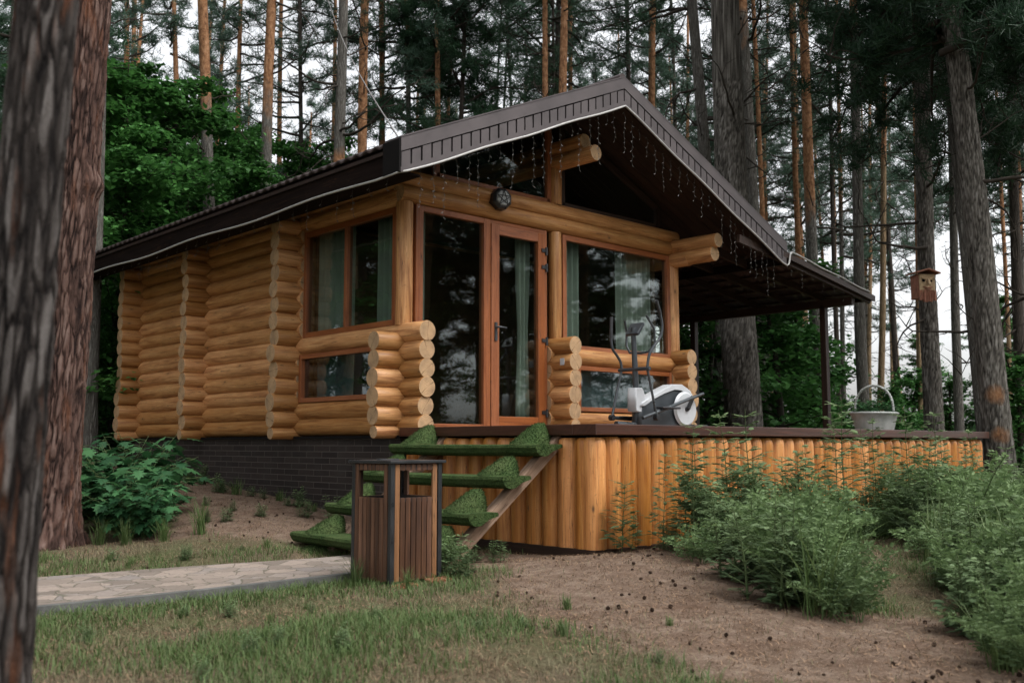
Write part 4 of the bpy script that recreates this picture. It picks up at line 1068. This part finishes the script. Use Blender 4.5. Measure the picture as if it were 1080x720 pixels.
# ---- broadleaf understorey: flat layered sprays of leaves
def spray_crown(name, H, rad, nb, per, leaf, seed, mat, z0f=.15, lay=.05):
    g = np.random.default_rng(seed); r_ = random.Random(seed); global rnd; keep = rnd; rnd = r_; m = MB()
    cs = []; dirs = []
    m.tube([(0, 0, 0), (j(.1), j(.1), H*.3), (j(.2), j(.2), H*.65), (j(.2), j(.2), H*.95)], [.07, .055, .035, .01], 7)
    for b_ in range(nb):
        s = (b_+r_.random())/nb; z = H*(z0f+(1-z0f)*s); az = r_.random()*6.28; Lb = rad*(1-s*.62)*r_.uniform(.5, 1.1)
        pts = limb(m, (0, 0, z*.93), (math.cos(az), math.sin(az), .28), Lb, .02, -.12, .2, 6)
        for k in range(1, 7):
            w_ = Lb*.34*(1-.35*k/6)
            c = g.normal(size=(per, 3))*np.array([w_*.55, w_*.55, lay])+np.array(pts[k])
            cs.append(c)
    c = np.vstack(cs); N = len(c); a = g.random(N)*2*np.pi; tilt = g.normal(scale=.35, size=(N, 2))
    d = np.stack([np.cos(a), np.sin(a), tilt[:, 0]-.15], 1); s_ = np.stack([-np.sin(a), np.cos(a), tilt[:, 1]], 1); up = np.cross(d, s_)
    l = leaf*g.uniform(.6, 1.2, (N, 1))
    # folded kite shaped leaf: two quads sharing the midrib
    base = c; tip = c+d*l; mid1 = c+d*l*.42+s_*l*.42+up*l*.10; mid2 = c+d*l*.42-s_*l*.42+up*l*.10; q1 = c+d*l*.75+s_*l*.2; q2 = c+d*l*.75-s_*l*.2
    V = np.stack([base, mid1, q1, tip, q2, mid2], 1).reshape(-1, 3); i6 = np.arange(N)[:, None]*6
    F = np.vstack([i6+np.array([0, 1, 2, 3]), i6+np.array([0, 3, 4, 5])]); t = g.random(N); t = np.r_[t, t]
    bv = np.array(m.v); bf = np.array(m.f, dtype=int)+len(V); V = np.vstack([V, bv]); mi = np.r_[np.zeros(len(F), int), np.ones(len(bf), int)]
    F = np.vstack([F, bf]); t = np.r_[t, np.full(len(bf), .5)]
    o = tris_object(name, V, F, [mat, TWIG], None, t, mi); me = o.data; bpy.data.objects.remove(o); rnd = keep; return me
MAP = [spray_crown('maple_crown', 9, 3.0, 60, 52, .125, s, MAPLE, .08) for s in (1, 2)]
BUSHM = [spray_crown('bush_crown', 3.2, 1.5, 30, 26, .11, s, MAPLE, .05, .06) for s in (5, 6)]
def camp(px, Z): 
    u = (px-540)/1055.; p = cpos+Vector((Fh.x, Fh.y))*Z+Vector((math.sin(AL), -math.cos(AL)))*u*Z; return p
for i in range(21):
    if i < 15: px, Z, s = 110+i*28, 27+(i*7) % 11, (1.42-.035*i)*(.9+.2*fr.random())
    else: px, Z, s = (780, 812, 850, 975, 1060, 1085)[i-15], 34+(i*5) % 13, .74*(.8+.4*fr.random())
    p = camp(px, Z); wh = 'behind the left roof slope' if i < 15 else 'deep behind the terrace on the right'
    root = empty('young_tree', (p.x, p.y, 0), fr.random()*6.28, 'leafy young tree filling the wood '+wh, 'young tree', 'young trees '+wh); add_child('crown', MAP[i % 2], root, (0, 0, 0), 0, s)
maples = [(118, 18.5, .98, 'maple filling the gap between the thick reddish pine and the cabin roof'), (165, 20, 1.0, 'leafy maple over the far end of the left eave'), (196, 24, 1.12, 'maple between the two grey pines, behind the left eave'), (240, 21.5, .86, 'maple whose layered leaves spread over the left roof slope'),
 (262, 27, 1.0, 'maple just left of the leaning grey pine'), (140, 25, 1.2, 'tall maple behind the far end of the left eave'), (320, 23, .78, 'light green young maple over the middle of the roof slope'), (375, 22.5, .66, 'low light green maple peeping over the roof left of the gable corner'), (335, 29, .95, 'maple behind the knotty pine with the scar'), (60, 20, 1.05, 'dark maple between the two thick trunks at the left edge'), (74, 17, .45, 'low maple behind the slim grey pine at the fence'), (300, 33, 1.1, 'maple deep behind the roof slope')]
for i, (px, Z, s, lab) in enumerate(maples):
    p = camp(px, Z); root = empty('maple_tree', (p.x, p.y, 0), fr.random()*6.28, lab, 'maple tree'); add_child('crown', MAP[i % 2], root, (0, 0, 0), 0, s)
bushes = [(742, 19.5, 1.35, 'green bush seen between the cabin wall and the first trunk under the awning'), (820, 22, 1.55, 'bright green bush right of the stoutest pine, under the awning'), (842, 25, 1.75, 'green bush in the middle of the gap under the awning'), (800, 27, 1.7, 'green bush behind the stoutest pine'), (872, 26, 1.2, 'low green bush behind the awning post'),
 (905, 25, .8, 'low bush behind the left rim of the white basket'), (945, 25, .95, 'low bush behind the right rim of the white basket'), (965, 29, 1.2, 'bush left of the foot of the birdhouse pine'), (1000, 27, 1.1, 'bush right of the foot of the birdhouse pine'), (1075, 21, 1.1, 'bush behind the scarred pine at the right edge'), (1048, 26, 1.2, 'bush seen between the last three trunks on the right'), (765, 30, 2, 'tall bush far behind the awning')]
for i, (px, Z, s, lab) in enumerate(bushes):
    if px > 880 or px == 872: s *= .88
    p = camp(px, Z); root = empty('bush', (p.x, p.y, 0), fr.random()*6.28, lab, 'bush'); add_child('foliage', BUSHM[i % 2], root, (0, 0, 0), 0, s)
# trees on the near side of the clearing, reflected in the windows; the last ones, behind the camera, added to shade the foreground
for i, (x, y) in enumerate([(14, -17), (19, -20), (24, -19), (11, -21), (28, -26), (17, -26), (22, -30), (33, -22), (7, -24), (36, -30), (-14, 9), (-18, 15), (-13, 19), (-22, 8), (-20, 24), (-12, 28), (12.5, -19), (16, -19), (21, -22), (26, -23), (30, -27), (9, -22), (-16, 12), (-12, 14), (-20, 15), (-16, 22), (-25, 14), (-17, 8.5), (-5.5, 10), (-7.5, 12.5), (-6.5, 16), (-9.5, 17), (-4.6, 13.5), (-8.5, 21), (-10.5, 13.5), (-3.2, 11), (-11, -17), (-4, -19), (-15, -13), (3, -19), (-9, -22)]):
    root = empty('pine_tree', (x, y, 0), fr.random()*6.28, 'dark tree out of frame, added for window reflections and foreground shade', 'pine tree', 'trees mirrored in the windows')
    add_child('trunk', FARM[i % 4], root, (0, 0, 0), 0, (1.6, 1.6, .8)); add_child('crown', BUSHY if i % 2 else CROWN[i % 3], root, (0, 0, 5 if i % 2 else 8), fr.random()*6.28, (1.25, 1.25, 1.1))
    if i % 2 == 0 or 27 < i < 36: add_child('crown', MAP[i % 2], root, (1.5, 0, 0), fr.random()*6.28, .9)

# ------------------------------------------------------------------ carved birdhouse on its pine
bh = empty('birdhouse', (11.02, -.52, 3.55), 0, 'carved wooden birdhouse with a face, fixed high on a grey pine', 'birdhouse')
bh.rotation_euler = (0, 0, R(-43)+R(12))
BHW = plain('pinkish_birdhouse_wood', (.27,.12,.08), .7, .2, 0, .25, 14); BHF = plain('pale_carved_face', (.42,.30,.18), .7, .2, 0, .2, 14)
m = MB(); m.box((-.17, -.0, .06), (.17, .22, .50)); m.build('box', BHW, bh, bevel=.008)
m = MB(); m.box((-.155, -.035, .16), (.155, -.003, .50)); face = m.build('face', BHF, bh, bevel=.012)
m = MB()
for sx in (-1, 1): m.beam((sx*.03, -.048, .40), (sx*.13, -.045, .43+(.01 if sx > 0 else 0)), .035, .03)
m.beam((0, -.06, .40), (0, -.085, .30), .045, .045); m.build('brow', BHF, face, bevel=.008)
m = MB(); m.tube([(-.08, -.03, .385), (-.08, -.045, .385)], .030, 16, 0, 0); m.tube([(.08, -.03, .375), (.08, -.041, .375)], .018, 12, 0, 0); m.build('eye', SLOT, face)
m = MB(); m.tube([(-.09, -.04, .265), (0, -.05, .245), (.09, -.04, .27)], .011, 6, 0, 0); m.tube([(-.07, -.04, .235), (0, -.045, .215), (.07, -.04, .235)], .008, 6, 0, 0); m.build('mouth', BHW, face)
m = MB()
for k in range(9):
    x = -.15+k*.0375; m.beam((x, -.028, .22-abs(k-4)*.004), (x+j(.006), -.03, -.01+abs(k-4)*.012+j(.02)), .03, .04)
m.build('beard', BHW, bh)
m = MB()
for s in (-1, 1): m.beam((0, -.09+.17, .585), (s*.235, -.09+.17, .515), .36, .028)
m.build('roof', BHW, bh, bevel=.004)

# ------------------------------------------------------------------ low plants
def leaf_blade(V, F, T, p, d, s, l, wd, t, fold=.12, droop=.2):
    d = Vector(d).normalized(); s = Vector(s); s = (s-d*s.dot(d)).normalized(); up = s.cross(d)
    n = len(V); a = p; b1 = p+d*l*.35+s*wd*.5+up*fold*wd; b2 = p+d*l*.35-s*wd*.5+up*fold*wd; c1 = p+d*l*.7+s*wd*.32-Vector((0,0,droop*l*.3)); c2 = p+d*l*.7-s*wd*.32-Vector((0,0,droop*l*.3)); e = p+d*l-Vector((0,0,droop*l*.7))
    V += [a, b1, c1, e, c2, b2]; F += [(n, n+1, n+2, n+3), (n, n+3, n+4, n+5)]; T += [t, t]
def finish(V, F, T, m, name, mat):
    V2 = np.array([tuple(v) for v in V]); F2 = np.array(F, dtype=int); bv = np.array(m.v); bf = np.array(m.f, dtype=int)+len(V2)
    mi = np.r_[np.zeros(len(F2), int), np.ones(len(bf), int)]
    o = tris_object(name, np.vstack([V2, bv]), np.vstack([F2, bf]), [mat, STEM], None, np.r_[np.array(T), np.full(len(bf), .5)], mi); me = o.data; bpy.data.objects.remove(o); return me
def stemmy(h, nst, leaf, seed, name, mat, pairs=15, branch=.16):
    global rnd; keep = rnd; rnd = random.Random(seed); V, F, T, m = [], [], [], MB()
    for q in range(nst):
        b0 = Vector((j(.10), j(.10), -.03)) if nst > 1 else Vector((0, 0, -.03)); hh = h*rnd.uniform(.6, 1.05); pts = [b0]; d = Vector((j(.18), j(.18), 1)).normalized()
        for k in range(8): d = (d+Vector((j(.09), j(.09), .12))).normalized(); pts.append(pts[-1]+d*hh/8)
        m.tube(pts, [.006*(1-.7*k/8) for k in range(9)], 5)
        for k in range(pairs):
            s = .12+.88*k/pairs; p = pts[int(s*7.99)].lerp(pts[min(8, int(s*7.99)+1)], s*7.99-int(s*7.99)); az = k*2.4+j(.4)
            for e in range(2):
                a = az+e*math.pi; L_ = branch*(1.15-s*.8)*rnd.uniform(.7, 1.2); dd = Vector((math.cos(a), math.sin(a), .45)); tip = p+dd*L_
                if branch > .05: m.tube([p, tip], [.003, .0015], 4)
                for w_ in range(5):
                    f_ = .35+.65*w_/4; lp_ = p.lerp(tip, f_); aa = a+j(1.3)
                    leaf_blade(V, F, T, lp_, (math.cos(aa), math.sin(aa), .15+j(.3)), (-math.sin(aa), math.cos(aa), j(.3)), leaf*rnd.uniform(.6, 1.1)*(1.1-.5*s), leaf*.45*(1.1-.4*s), min(1, s*.6+rnd.random()*.4))
    me = finish(V, F, T, m, name, mat); rnd = keep; return me
def feathery(h, seed):
    global rnd; keep = rnd; rnd = random.Random(seed); V, F, T, m = [], [], [], MB()
    for q in range(13):
        az = rnd.random()*6.28; out = rnd.uniform(.15, .75); L_ = h*rnd.uniform(.65, 1.05); d = Vector((math.cos(az)*out, math.sin(az)*out, 1)).normalized(); pts = [Vector((j(.08), j(.08), -.03))]
        for k in range(7): d = (d+Vector((math.cos(az)*.05, math.sin(az)*.05, -.045*k*out))).normalized(); pts.append(pts[-1]+d*L_/7)
        m.tube(pts, [.005*(1-.7*k/7) for k in range(8)], 4)
        for k in range(16):
            s = .2+.8*k/16; x = s*6.99; p = pts[int(x)].lerp(pts[int(x)+1], x-int(x))
            for e in (-1, 1):
                sd_ = d.cross(Vector((0, 0, 1))); a = Vector((j(.4), j(.4), .3+j(.2)))+sd_*e*1.1; Lp = .13*(1.15-s*.7)*rnd.uniform(.7, 1.2); a.normalize()
                for w_ in range(5):
                    lp_ = p+a*Lp*(w_+1)/5
                    leaf_blade(V, F, T, lp_, a+Vector((j(.9), j(.9), j(.5))), Vector((j(1), j(1), 1)), .042*rnd.uniform(.7, 1.2), .013, min(1, s*.5+rnd.random()*.5))
    me = finish(V, F, T, m, 'feathery', FERNW); rnd = keep; return me
def tuft(h, n, seed, mat, wd=.010, name='tuft'):
    g = np.random.default_rng(seed); az = g.random(n)*6.28; out = g.uniform(.1, .8, n); L_ = h*g.uniform(.5, 1.1, n)
    b0 = np.stack([g.normal(scale=.04, size=n), g.normal(scale=.04, size=n), np.full(n, -.02)], 1); dx = np.stack([np.cos(az), np.sin(az), np.zeros(n)], 1); sx = np.stack([-np.sin(az), np.cos(az), np.zeros(n)], 1)*wd*.5
    P = []
    for k, (f_, w_) in enumerate(((0, 1), (.4, 1), (.75, .7), (1, .1))):
        c = b0+dx*(out*L_*f_**1.8)[:, None]+np.array([0, 0, 1])*(L_*(f_-.38*out*f_**2.5))[:, None]; P += [c-sx*w_, c+sx*w_]
    V = np.stack(P, 1).reshape(-1, 3); i8 = np.arange(n)[:, None]*8; F = np.vstack([i8+np.array([0, 1, 3, 2]), i8+np.array([2, 3, 5, 4]), i8+np.array([4, 5, 7, 6])])
    t = np.tile(g.random(n), 3); o = tris_object(name, V, F, mat, None, t); me = o.data; bpy.data.objects.remove(o); return me
NETTLE = [stemmy(1.0, 1, .115, s, 'tall_weed', WEED, 15, .15) for s in (1, 2, 3)]
LOWWEED = [stemmy(.42, 5, .06, s, 'low_weed', WEED, 8, .08) for s in (4, 5)]
FEATH = [feathery(.62, s) for s in (1, 2, 3)]
TUFTS = [tuft(.5, 64, 1, GRASS, .008), tuft(.32, 70, 2, GRASS, .009), tuft(.30, 60, 3, DRYG, .008), tuft(.58, 46, 4, GRASS, .0065)]
def plant(me, x, y, s, name, label, cat, group=None, part='foliage'):
    o = bpy.data.objects.new(name, me); C.objects.link(o); o.location = (x, y, gz(x, y)); o.rotation_euler = (j(.08), j(.08), rnd.random()*6.28); o.scale = (s, s, s*rnd.uniform(.9, 1.1)); tag(o, label, cat, group); return o
plant(NETTLE[0], .16, -2.66, 1.0, 'tall_weed', 'tallest single leafy weed before the near corner of the terrace', 'weed')
plant(NETTLE[1], .62, -2.74, .82, 'tall_weed', 'leafy weed second from the near corner of the terrace', 'weed')
plant(NETTLE[2], .12, -2.80, .45, 'tall_weed', 'short leafy weed at the foot of the tallest single weed', 'weed')
plant(LOWWEED[0], .42, -2.95, .8, 'low_weed', 'low leafy weed on bare earth below the two tall weeds', 'weed')
plant(LOWWEED[1], -.95, -1.95, .75, 'low_weed', 'small weed at the foot of the near stair stringer', 'weed')
plant(LOWWEED[0], -.75, -2.12, .6, 'low_weed', 'tiny weed on the earth right of the stair foot', 'weed')
plant(LOWWEED[1], -1.62, -2.68, .72, 'low_weed', 'small pale weed against the right side of the litter bin', 'weed')
plant(LOWWEED[0], -1.52, -2.45, .95, 'low_weed', 'leafy weed just right of the litter bin', 'weed')
plant(TUFTS[0], -2.30, -2.28, .55, 'grass_tuft', 'grass tuft at the left side of the litter bin', 'grass tuft')
plant(TUFTS[0], -2.12, -2.66, .35, 'grass_tuft', 'small grass tuft at the near corner of the litter bin', 'grass tuft')
# weed bank in front of the terrace
MA = [(.30,-3.55),(-.15,-3.9),(-.75,-4.65),(-1.0,-5.25),(-.45,-5.15),(.3,-4.5),(1.0,-4.3),(2.0,-3.6),(2.6,-2.75),(8.2,-2.75),(10,-3.2),(7.8,-5.0),(4.3,-5.3),(2.4,-5.4),(.5,-6.4),(-1.0,-7.3),(-1.6,-6.75),(-.6,-6.2),(.4,-5.55),(1.7,-4.65),(1.9,-4.0),(1.2,-2.75),(.8,-2.85)]
nz0 = lambda x, y: noise.noise(Vector((x*1.1, y*1.1, 44)))
wr = random.Random(21); k = 0; pl = []
MA1 = [(.45,-2.85),(-.1,-3.7),(-.85,-4.6),(-1.25,-5.35),(-.55,-5.3),(.6,-4.45),(1.9,-3.9),(2.9,-3.2),(3.4,-2.75)]
MA2 = [(2.2,-2.8),(2.6,-3.9),(1.9,-4.5),(.8,-5.1),(-.1,-5.8),(-1.45,-6.4),(-2.0,-7.0),(1.5,-7.0),(5.0,-5.6),(10.5,-4.2),(10.5,-2.8)]
while k < 400:
    x, y = wr.uniform(-1.5, 10.5), wr.uniform(-7.4, -2.75)
    a, b_ = inpoly(x, y, MA1), inpoly(x, y, MA2)
    if not (a or b_): continue
    dcam = math.hypot(x+6.435, y+8.356)
    if wr.random() > (1 if dcam < 11 else .45): continue
    if nz0(x, y) < -.22: continue
    if any((x-q[0])**2+(y-q[1])**2 < .15**2 for q in pl): continue
    edge = max(pdist(x, y, MA1), pdist(x, y, MA2)); pl.append((x, y)); k += 1
    tall = y > -4.4 and edge > .02 and wr.random() < .5
    if tall: plant(NETTLE[wr.randrange(3)], x, y, wr.uniform(.85, 1.3), 'tall_weed', 'tall leafy weed in the bank of weeds against the terrace boards', 'weed', 'tall weeds against the terrace')
    elif wr.random() < .42: plant(FEATH[wr.randrange(3)], x, y, (.8+1.1*min(.6, max(0, edge)))*wr.uniform(.75, 1.1), 'feathery_weed', 'feathery green weed in the dense bank right of the bare earth', 'weed', 'feathery weeds in the bank')
    elif wr.random() < .4: plant(LOWWEED[wr.randrange(2)], x, y, wr.uniform(1.1, 1.8), 'low_weed', 'bushy low weed in the bank of weeds right of the bare earth', 'weed', 'bushy weeds in the bank')
    else: plant(TUFTS[3 if wr.random() < .5 else wr.randrange(2)], x, y, wr.uniform(.7, 1.35), 'grass_tuft', 'long bladed grass tuft among the weeds right of the bare earth', 'grass tuft', 'grass tufts among the weeds')
# small weeds along the plinth
for k in range(22):
    y = .9+k*.26+j(.12); x = -.15-abs(j(.35)); plant(LOWWEED[k % 2] if k % 3 else TUFTS[1], x, y, wr.uniform(.35, .8), 'low_weed', 'little weed growing along the dark brick plinth', 'weed', 'little weeds along the plinth')
for k in range(10):
    x, y = -.9-wr.random()*.9, 1.0+wr.random()*2.2; plant(LOWWEED[k % 2], x, y, wr.uniform(.3, .55), 'low_weed', 'sparse seedling on the brown bank between shrub and plinth', 'weed', 'seedlings on the brown bank')
for k in range(40):
    x, y = wr.uniform(-4.6, -1.6), wr.uniform(-5.2, -2.1) if k % 3 else wr.uniform(-.4, .5)
    plant(LOWWEED[k % 2] if k % 2 else TUFTS[1+k % 2], x, y, wr.uniform(.18, .36), 'small_weed', 'tiny weed poking out of the short patchy lawn', 'weed', 'tiny weeds in the lawn')
# big leaved shrub left of the cabin
def lobed_shrub(seed, h=1.15):
    global rnd; keep = rnd; rnd = random.Random(seed); m = MB(); V, F, T = [], [], []
    outline = [(0, 0), (.44, .02), (.26, .28), (.66, .46), (.25, .56), (.36, .84), (.13, .80), (.09, .95), (0, 1.12)]
    for q in range(34):
        az = rnd.random()*6.28; out = rnd.uniform(.1, .85); L_ = h*rnd.uniform(.55, 1.05); d = Vector((math.cos(az)*out, math.sin(az)*out, 1)).normalized(); pts = [Vector((j(.16), j(.16), -.03))]
        for k in range(7): d = (d+Vector((math.cos(az)*.06, math.sin(az)*.06, -.05*k*out))).normalized(); pts.append(pts[-1]+d*L_/7)
        m.tube(pts, [.008*(1-.7*k/7) for k in range(8)], 5)
        for k in range(15):
            x = (.25+.75*k/15)*6.99; p = pts[int(x)].lerp(pts[int(x)+1], x-int(x)); a = k*2.4+j(.6); dd = Vector((math.cos(a), math.sin(a), .15)); p2 = p+dd*.09
            m.tube([p, p2], [.003, .002], 4); l = rnd.uniform(.10, .19); dd = Vector((math.cos(a), math.sin(a), -.25+j(.3))).normalized(); s = Vector((-math.sin(a), math.cos(a), j(.35))).normalized(); up = s.cross(dd); t = rnd.random()
            for e in (-1, 1):
                ring = [p2+dd*l*oy+s*e*l*ox+up*l*.10*ox-Vector((0,0,.18*l*oy*oy)) for ox, oy in outline]; n = len(V); V += ring+[p2+dd*l*.5-Vector((0,0,.045*l))]
                mid = [0, 2, 4, 6, 8]
                for c_ in (0, 2, 4, 6): F.append((n+9, n+c_, n+c_+1, n+c_+2)); T.append(t)
    V2 = np.array([tuple(v) for v in V]); o = finish(V, F, T, m, 'shrub', SHRUB); rnd = keep; return o
SH = [lobed_shrub(1), lobed_shrub(2)]
for x, y, s, lab in ((-2.25, 2.15, 1.0, 'large leafy green shrub right of the thick reddish pine'), (-1.85, 2.75, .95, 'leafy shrub nearest the far end of the brick plinth'), (-2.35, 1.45, .62, 'lower leafy clump at the front of the shrub'), (-2.45, 3.1, .9, 'leafy shrub behind, touching the reddish pine')):
    o = plant(SH[int(s*10) % 2], x, y, s, 'leafy_shrub', lab, 'shrub')
for x, y in ((-2.75, 1.35), (-2.6, 1.1), (-2.3, .95), (-1.9, 1.0), (-2.9, 1.6)): plant(TUFTS[0], x, y, wr.uniform(.5, .8), 'grass_tuft', 'grass tuft at the foot of the large leafy shrub', 'grass tuft', 'grass tufts under the shrub')
# flowers / greens inside the basket
bp = bpy.data.objects.new('potted_greenery', BUSHM[0]); 
V, F, T, m = [], [], [], MB(); rnd = random.Random(8)
for q in range(60):
    a = rnd.random()*6.28; r_ = math.sqrt(rnd.random()); p = Vector((r_*.31*math.cos(a), r_*.21*math.sin(a), .2)); e = p+Vector((j(.12)+.06*math.cos(a), j(.12), rnd.uniform(.06, .22))); m.tube([p, e], [.003, .002], 4)
    for k in range(12): aa = rnd.random()*6.28; leaf_blade(V, F, T, p.lerp(e, .4+.6*rnd.random()), (math.cos(aa), math.sin(aa), j(.5)), (-math.sin(aa), math.cos(aa), j(.3)), .05*rnd.uniform(.7, 1.3), .032, rnd.random())
me = finish(V, F, T, m, 'greens', SHRUB); bpy.data.objects.remove(bp)
o = bpy.data.objects.new('potted_greenery', me); C.objects.link(o); o.location = bk.location; tag(o, 'low dark green plant growing in the white wicker basket', 'plant')

# ------------------------------------------------------------------ ground cover
def cover(name, n, hmin, hmax, wd, mat, dens, seed, rect, lay=.5, zoff=0.):
    g = np.random.default_rng(seed); x0, x1, y0, y1 = rect; P = []; 
    while len(P) < n:
        xs = g.uniform(x0, x1, 4000); ys = g.uniform(y0, y1, 4000); us = g.random(4000)
        for x, y, u in zip(xs, ys, us):
            dx, dy = x+6.435, y+8.356; dist = math.hypot(dx, dy)
            f_ = dx*Fh.x+dy*Fh.y; rr = dx*Fh.y-dy*Fh.x
            if f_ < 3.5 or abs(rr) > f_*.6: continue
            if u*(1+max(0, dist-5)*.12) > dens(x, y): continue
            P.append((x, y, gz(x, y)))
            if len(P) >= n: break
    P = np.array(P); N = len(P); az = g.random(N)*6.28; L_ = g.uniform(hmin, hmax, N); out = g.uniform(.1, lay*2, N)
    dx = np.stack([np.cos(az), np.sin(az), np.zeros(N)], 1); sx = np.stack([-np.sin(az), np.cos(az), np.zeros(N)], 1)*wd*.5
    mid = P+dx*(out*L_*.3)[:, None]+np.array([0, 0, 1])*(L_*.6)[:, None]*max(.05, 1-lay*.6); tip = P+dx*(out*L_)[:, None]+np.array([0, 0, 1])*(L_*(1-lay*.75))[:, None]
    P = P+np.array([0, 0, zoff])
    V = np.stack([P-sx, P+sx, mid+sx*.8, mid-sx*.8, tip+sx*.12, tip-sx*.12], 1).reshape(-1, 3); i6 = np.arange(N)[:, None]*6
    F = np.vstack([i6+np.array([0, 1, 2, 3]), i6+np.array([3, 2, 4, 5])]); t = np.tile(g.random(N), 2)
    o = tris_object(name, V, F, mat, None, t); tag(o, kind='stuff'); return o
def onpath(x, y): return -9.5 < x < -1.2 and lerp_y(PATH_BOT, x)-.1 < y < lerp_y(PATH_TOP, x)+.02
def blocked(x, y): return onpath(x, y) or (x > -.02 and y > -2.5 and x < 8.4) or (abs(x-bx_) < .23 and abs(y-by_) < .23)
def nz(x, y, s, o): return noise.noise(Vector((x*s, y*s, o)))
def d_green(x, y):
    if blocked(x, y): return 0
    b = bare(x, y); v = .10+1.5*nz(x, y, .9, 3)+.6*nz(x, y, 3, 6)
    if x < -1.2: v += .9*math.exp(-((y-lerp_y(PATH_BOT, x)+.25)/.28)**2)+.45*math.exp(-((y-lerp_y(PATH_TOP, x)-.35)/.3)**2)
    if y < -3.2 and x > -4.4 and x < -2.4: v += .25
    return max(.0, v)*(1-sst(.35, .75, b+.5*nz(x, y, 2, 8)))
def d_dry(x, y): return 0 if blocked(x, y) else (.5+.8*nz(x, y, 1.3, 12))*(1-.93*sst(.35, .8, bare(x, y)+.4*nz(x, y, 2, 8)))
tag(cover('grass', 42000, .035, .105, .0048, GRASS, d_green, 3, (-6.5, 9, -7.5, 6), .45), 'short patchy green grass around the path and bin', 'grass')
tag(cover('dry_grass', 40000, .03, .09, .004, DRYG, d_dry, 4, (-6.5, 9, -7.5, 6), .7), 'short straw coloured grass between the green patches', 'dry grass')
def d_lit(x, y): return 0 if blocked(x, y) and not (onpath(x, y) and nz(x, y, 5, 1) > .35) else .45+.6*nz(x, y, 2.2, 15)
g = np.random.default_rng(9)
tag(cover('pine_litter', 60000, .02, .065, .0042, LITTER, d_lit, 6, (-6.5, 9, -7.5, 7), .98, .003), 'fallen pine needles and bark crumbs strewn over the soil', 'litter')
tag(cover('bark_flakes', 14000, .010, .030, .011, LITTER, lambda x, y: d_lit(x, y)*(.35+nz(x, y, 1.5, 77)), 12, (-6.5, 9, -7.5, 7), .98, .004), 'scattered flakes of pine bark and dead leaf bits', 'bark flakes')
# pine cones
m = MB(); 
for k in range(9):
    z = .004+k*.0045; rr = .019*math.sin(math.pi*(.15+.8*k/9))
    for i in range(7):
        a = i*.9+k*.5; p = Vector((math.cos(a)*rr, math.sin(a)*rr, z)); t_ = Vector((-math.sin(a), math.cos(a), 0))*.006
        m.poly([p*.4+Vector((0,0,z*.6))-t_*.6, p-t_+Vector((0,0,-.002)), p*1.15+Vector((0,0,.003)), p+t_+Vector((0,0,-.002)), p*.4+Vector((0,0,z*.6))+t_*.6])
m.tube([(0, 0, .004), (0, 0, .022), (0, 0, .042)], [.010, .014, .004], 8, 0, 0)
cone0 = m.build('pine_cone', CONE); CM = cone0.data; bpy.data.objects.remove(cone0)
cr = random.Random(4); k = 0
while k < 210:
    if cr.random() < .62: x, y = cr.uniform(-2.9, .8), cr.uniform(-6.8, -2.2)
    elif cr.random() < .6: x, y = cr.uniform(-2.6, -.1), cr.uniform(-.3, 3)
    else: x, y = cr.uniform(-5, 1), cr.uniform(-6.5, 1)
    if nz(x, y, 1.6, 31) < -.05 and cr.random() < .8: continue
    if blocked(x, y) or (bare(x, y) < .4 and cr.random() < .75): continue
    o = bpy.data.objects.new('pine_cone', CM); C.objects.link(o); s = cr.uniform(.35, .65); o.scale = (s, s, s); o.location = (x, y, gz(x, y)+.014*s)
    o.rotation_euler = (R(cr.uniform(60, 110)), 0, cr.random()*6.28)
    tag(o, 'small dark pine cone lying on the %s' % ('bare earth before the terrace' if y < -1.3 else 'brown bank beside the plinth'), 'pine cone', 'pine cones on the %s' % ('bare earth before the terrace' if y < -1.3 else 'brown bank beside the plinth')); k += 1
# overhead cable from the gable corner to the knotty pine
m = MB(); A = Vector((-.70, -.62, 3.97)); B = Vector((6.6, 12.5, 12.3)); m.tube([A.lerp(B, t)-Vector((0, 0, .25*math.sin(math.pi*t))) for t in np.linspace(0, 1, 16)], .008, 6)
tag(m.build('power_cable', plain('grey_cable', (.16,.155,.15), .6)), 'thin pale cable rising from the gable corner to a pine', 'cable')

# ------------------------------------------------------------------ air
m = MB(); m.box((-45, -45, -1.5), (75, 75, 34)); hz = bpy.data.materials.new('forest_air'); hz.use_nodes = True; hn = hz.node_tree; hn.nodes.remove(hn.nodes['Principled BSDF'])
pv = hn.nodes.new('ShaderNodeVolumePrincipled'); pv.inputs['Color'].default_value = (.80, .90, .90, 1); pv.inputs['Density'].default_value = HAZE; pv.inputs['Anisotropy'].default_value = .2
hn.links.new(pv.outputs[0], hn.nodes['Material Output'].inputs['Volume'])
if HAZE > 0: tag(m.build('haze', hz), kind='stuff')
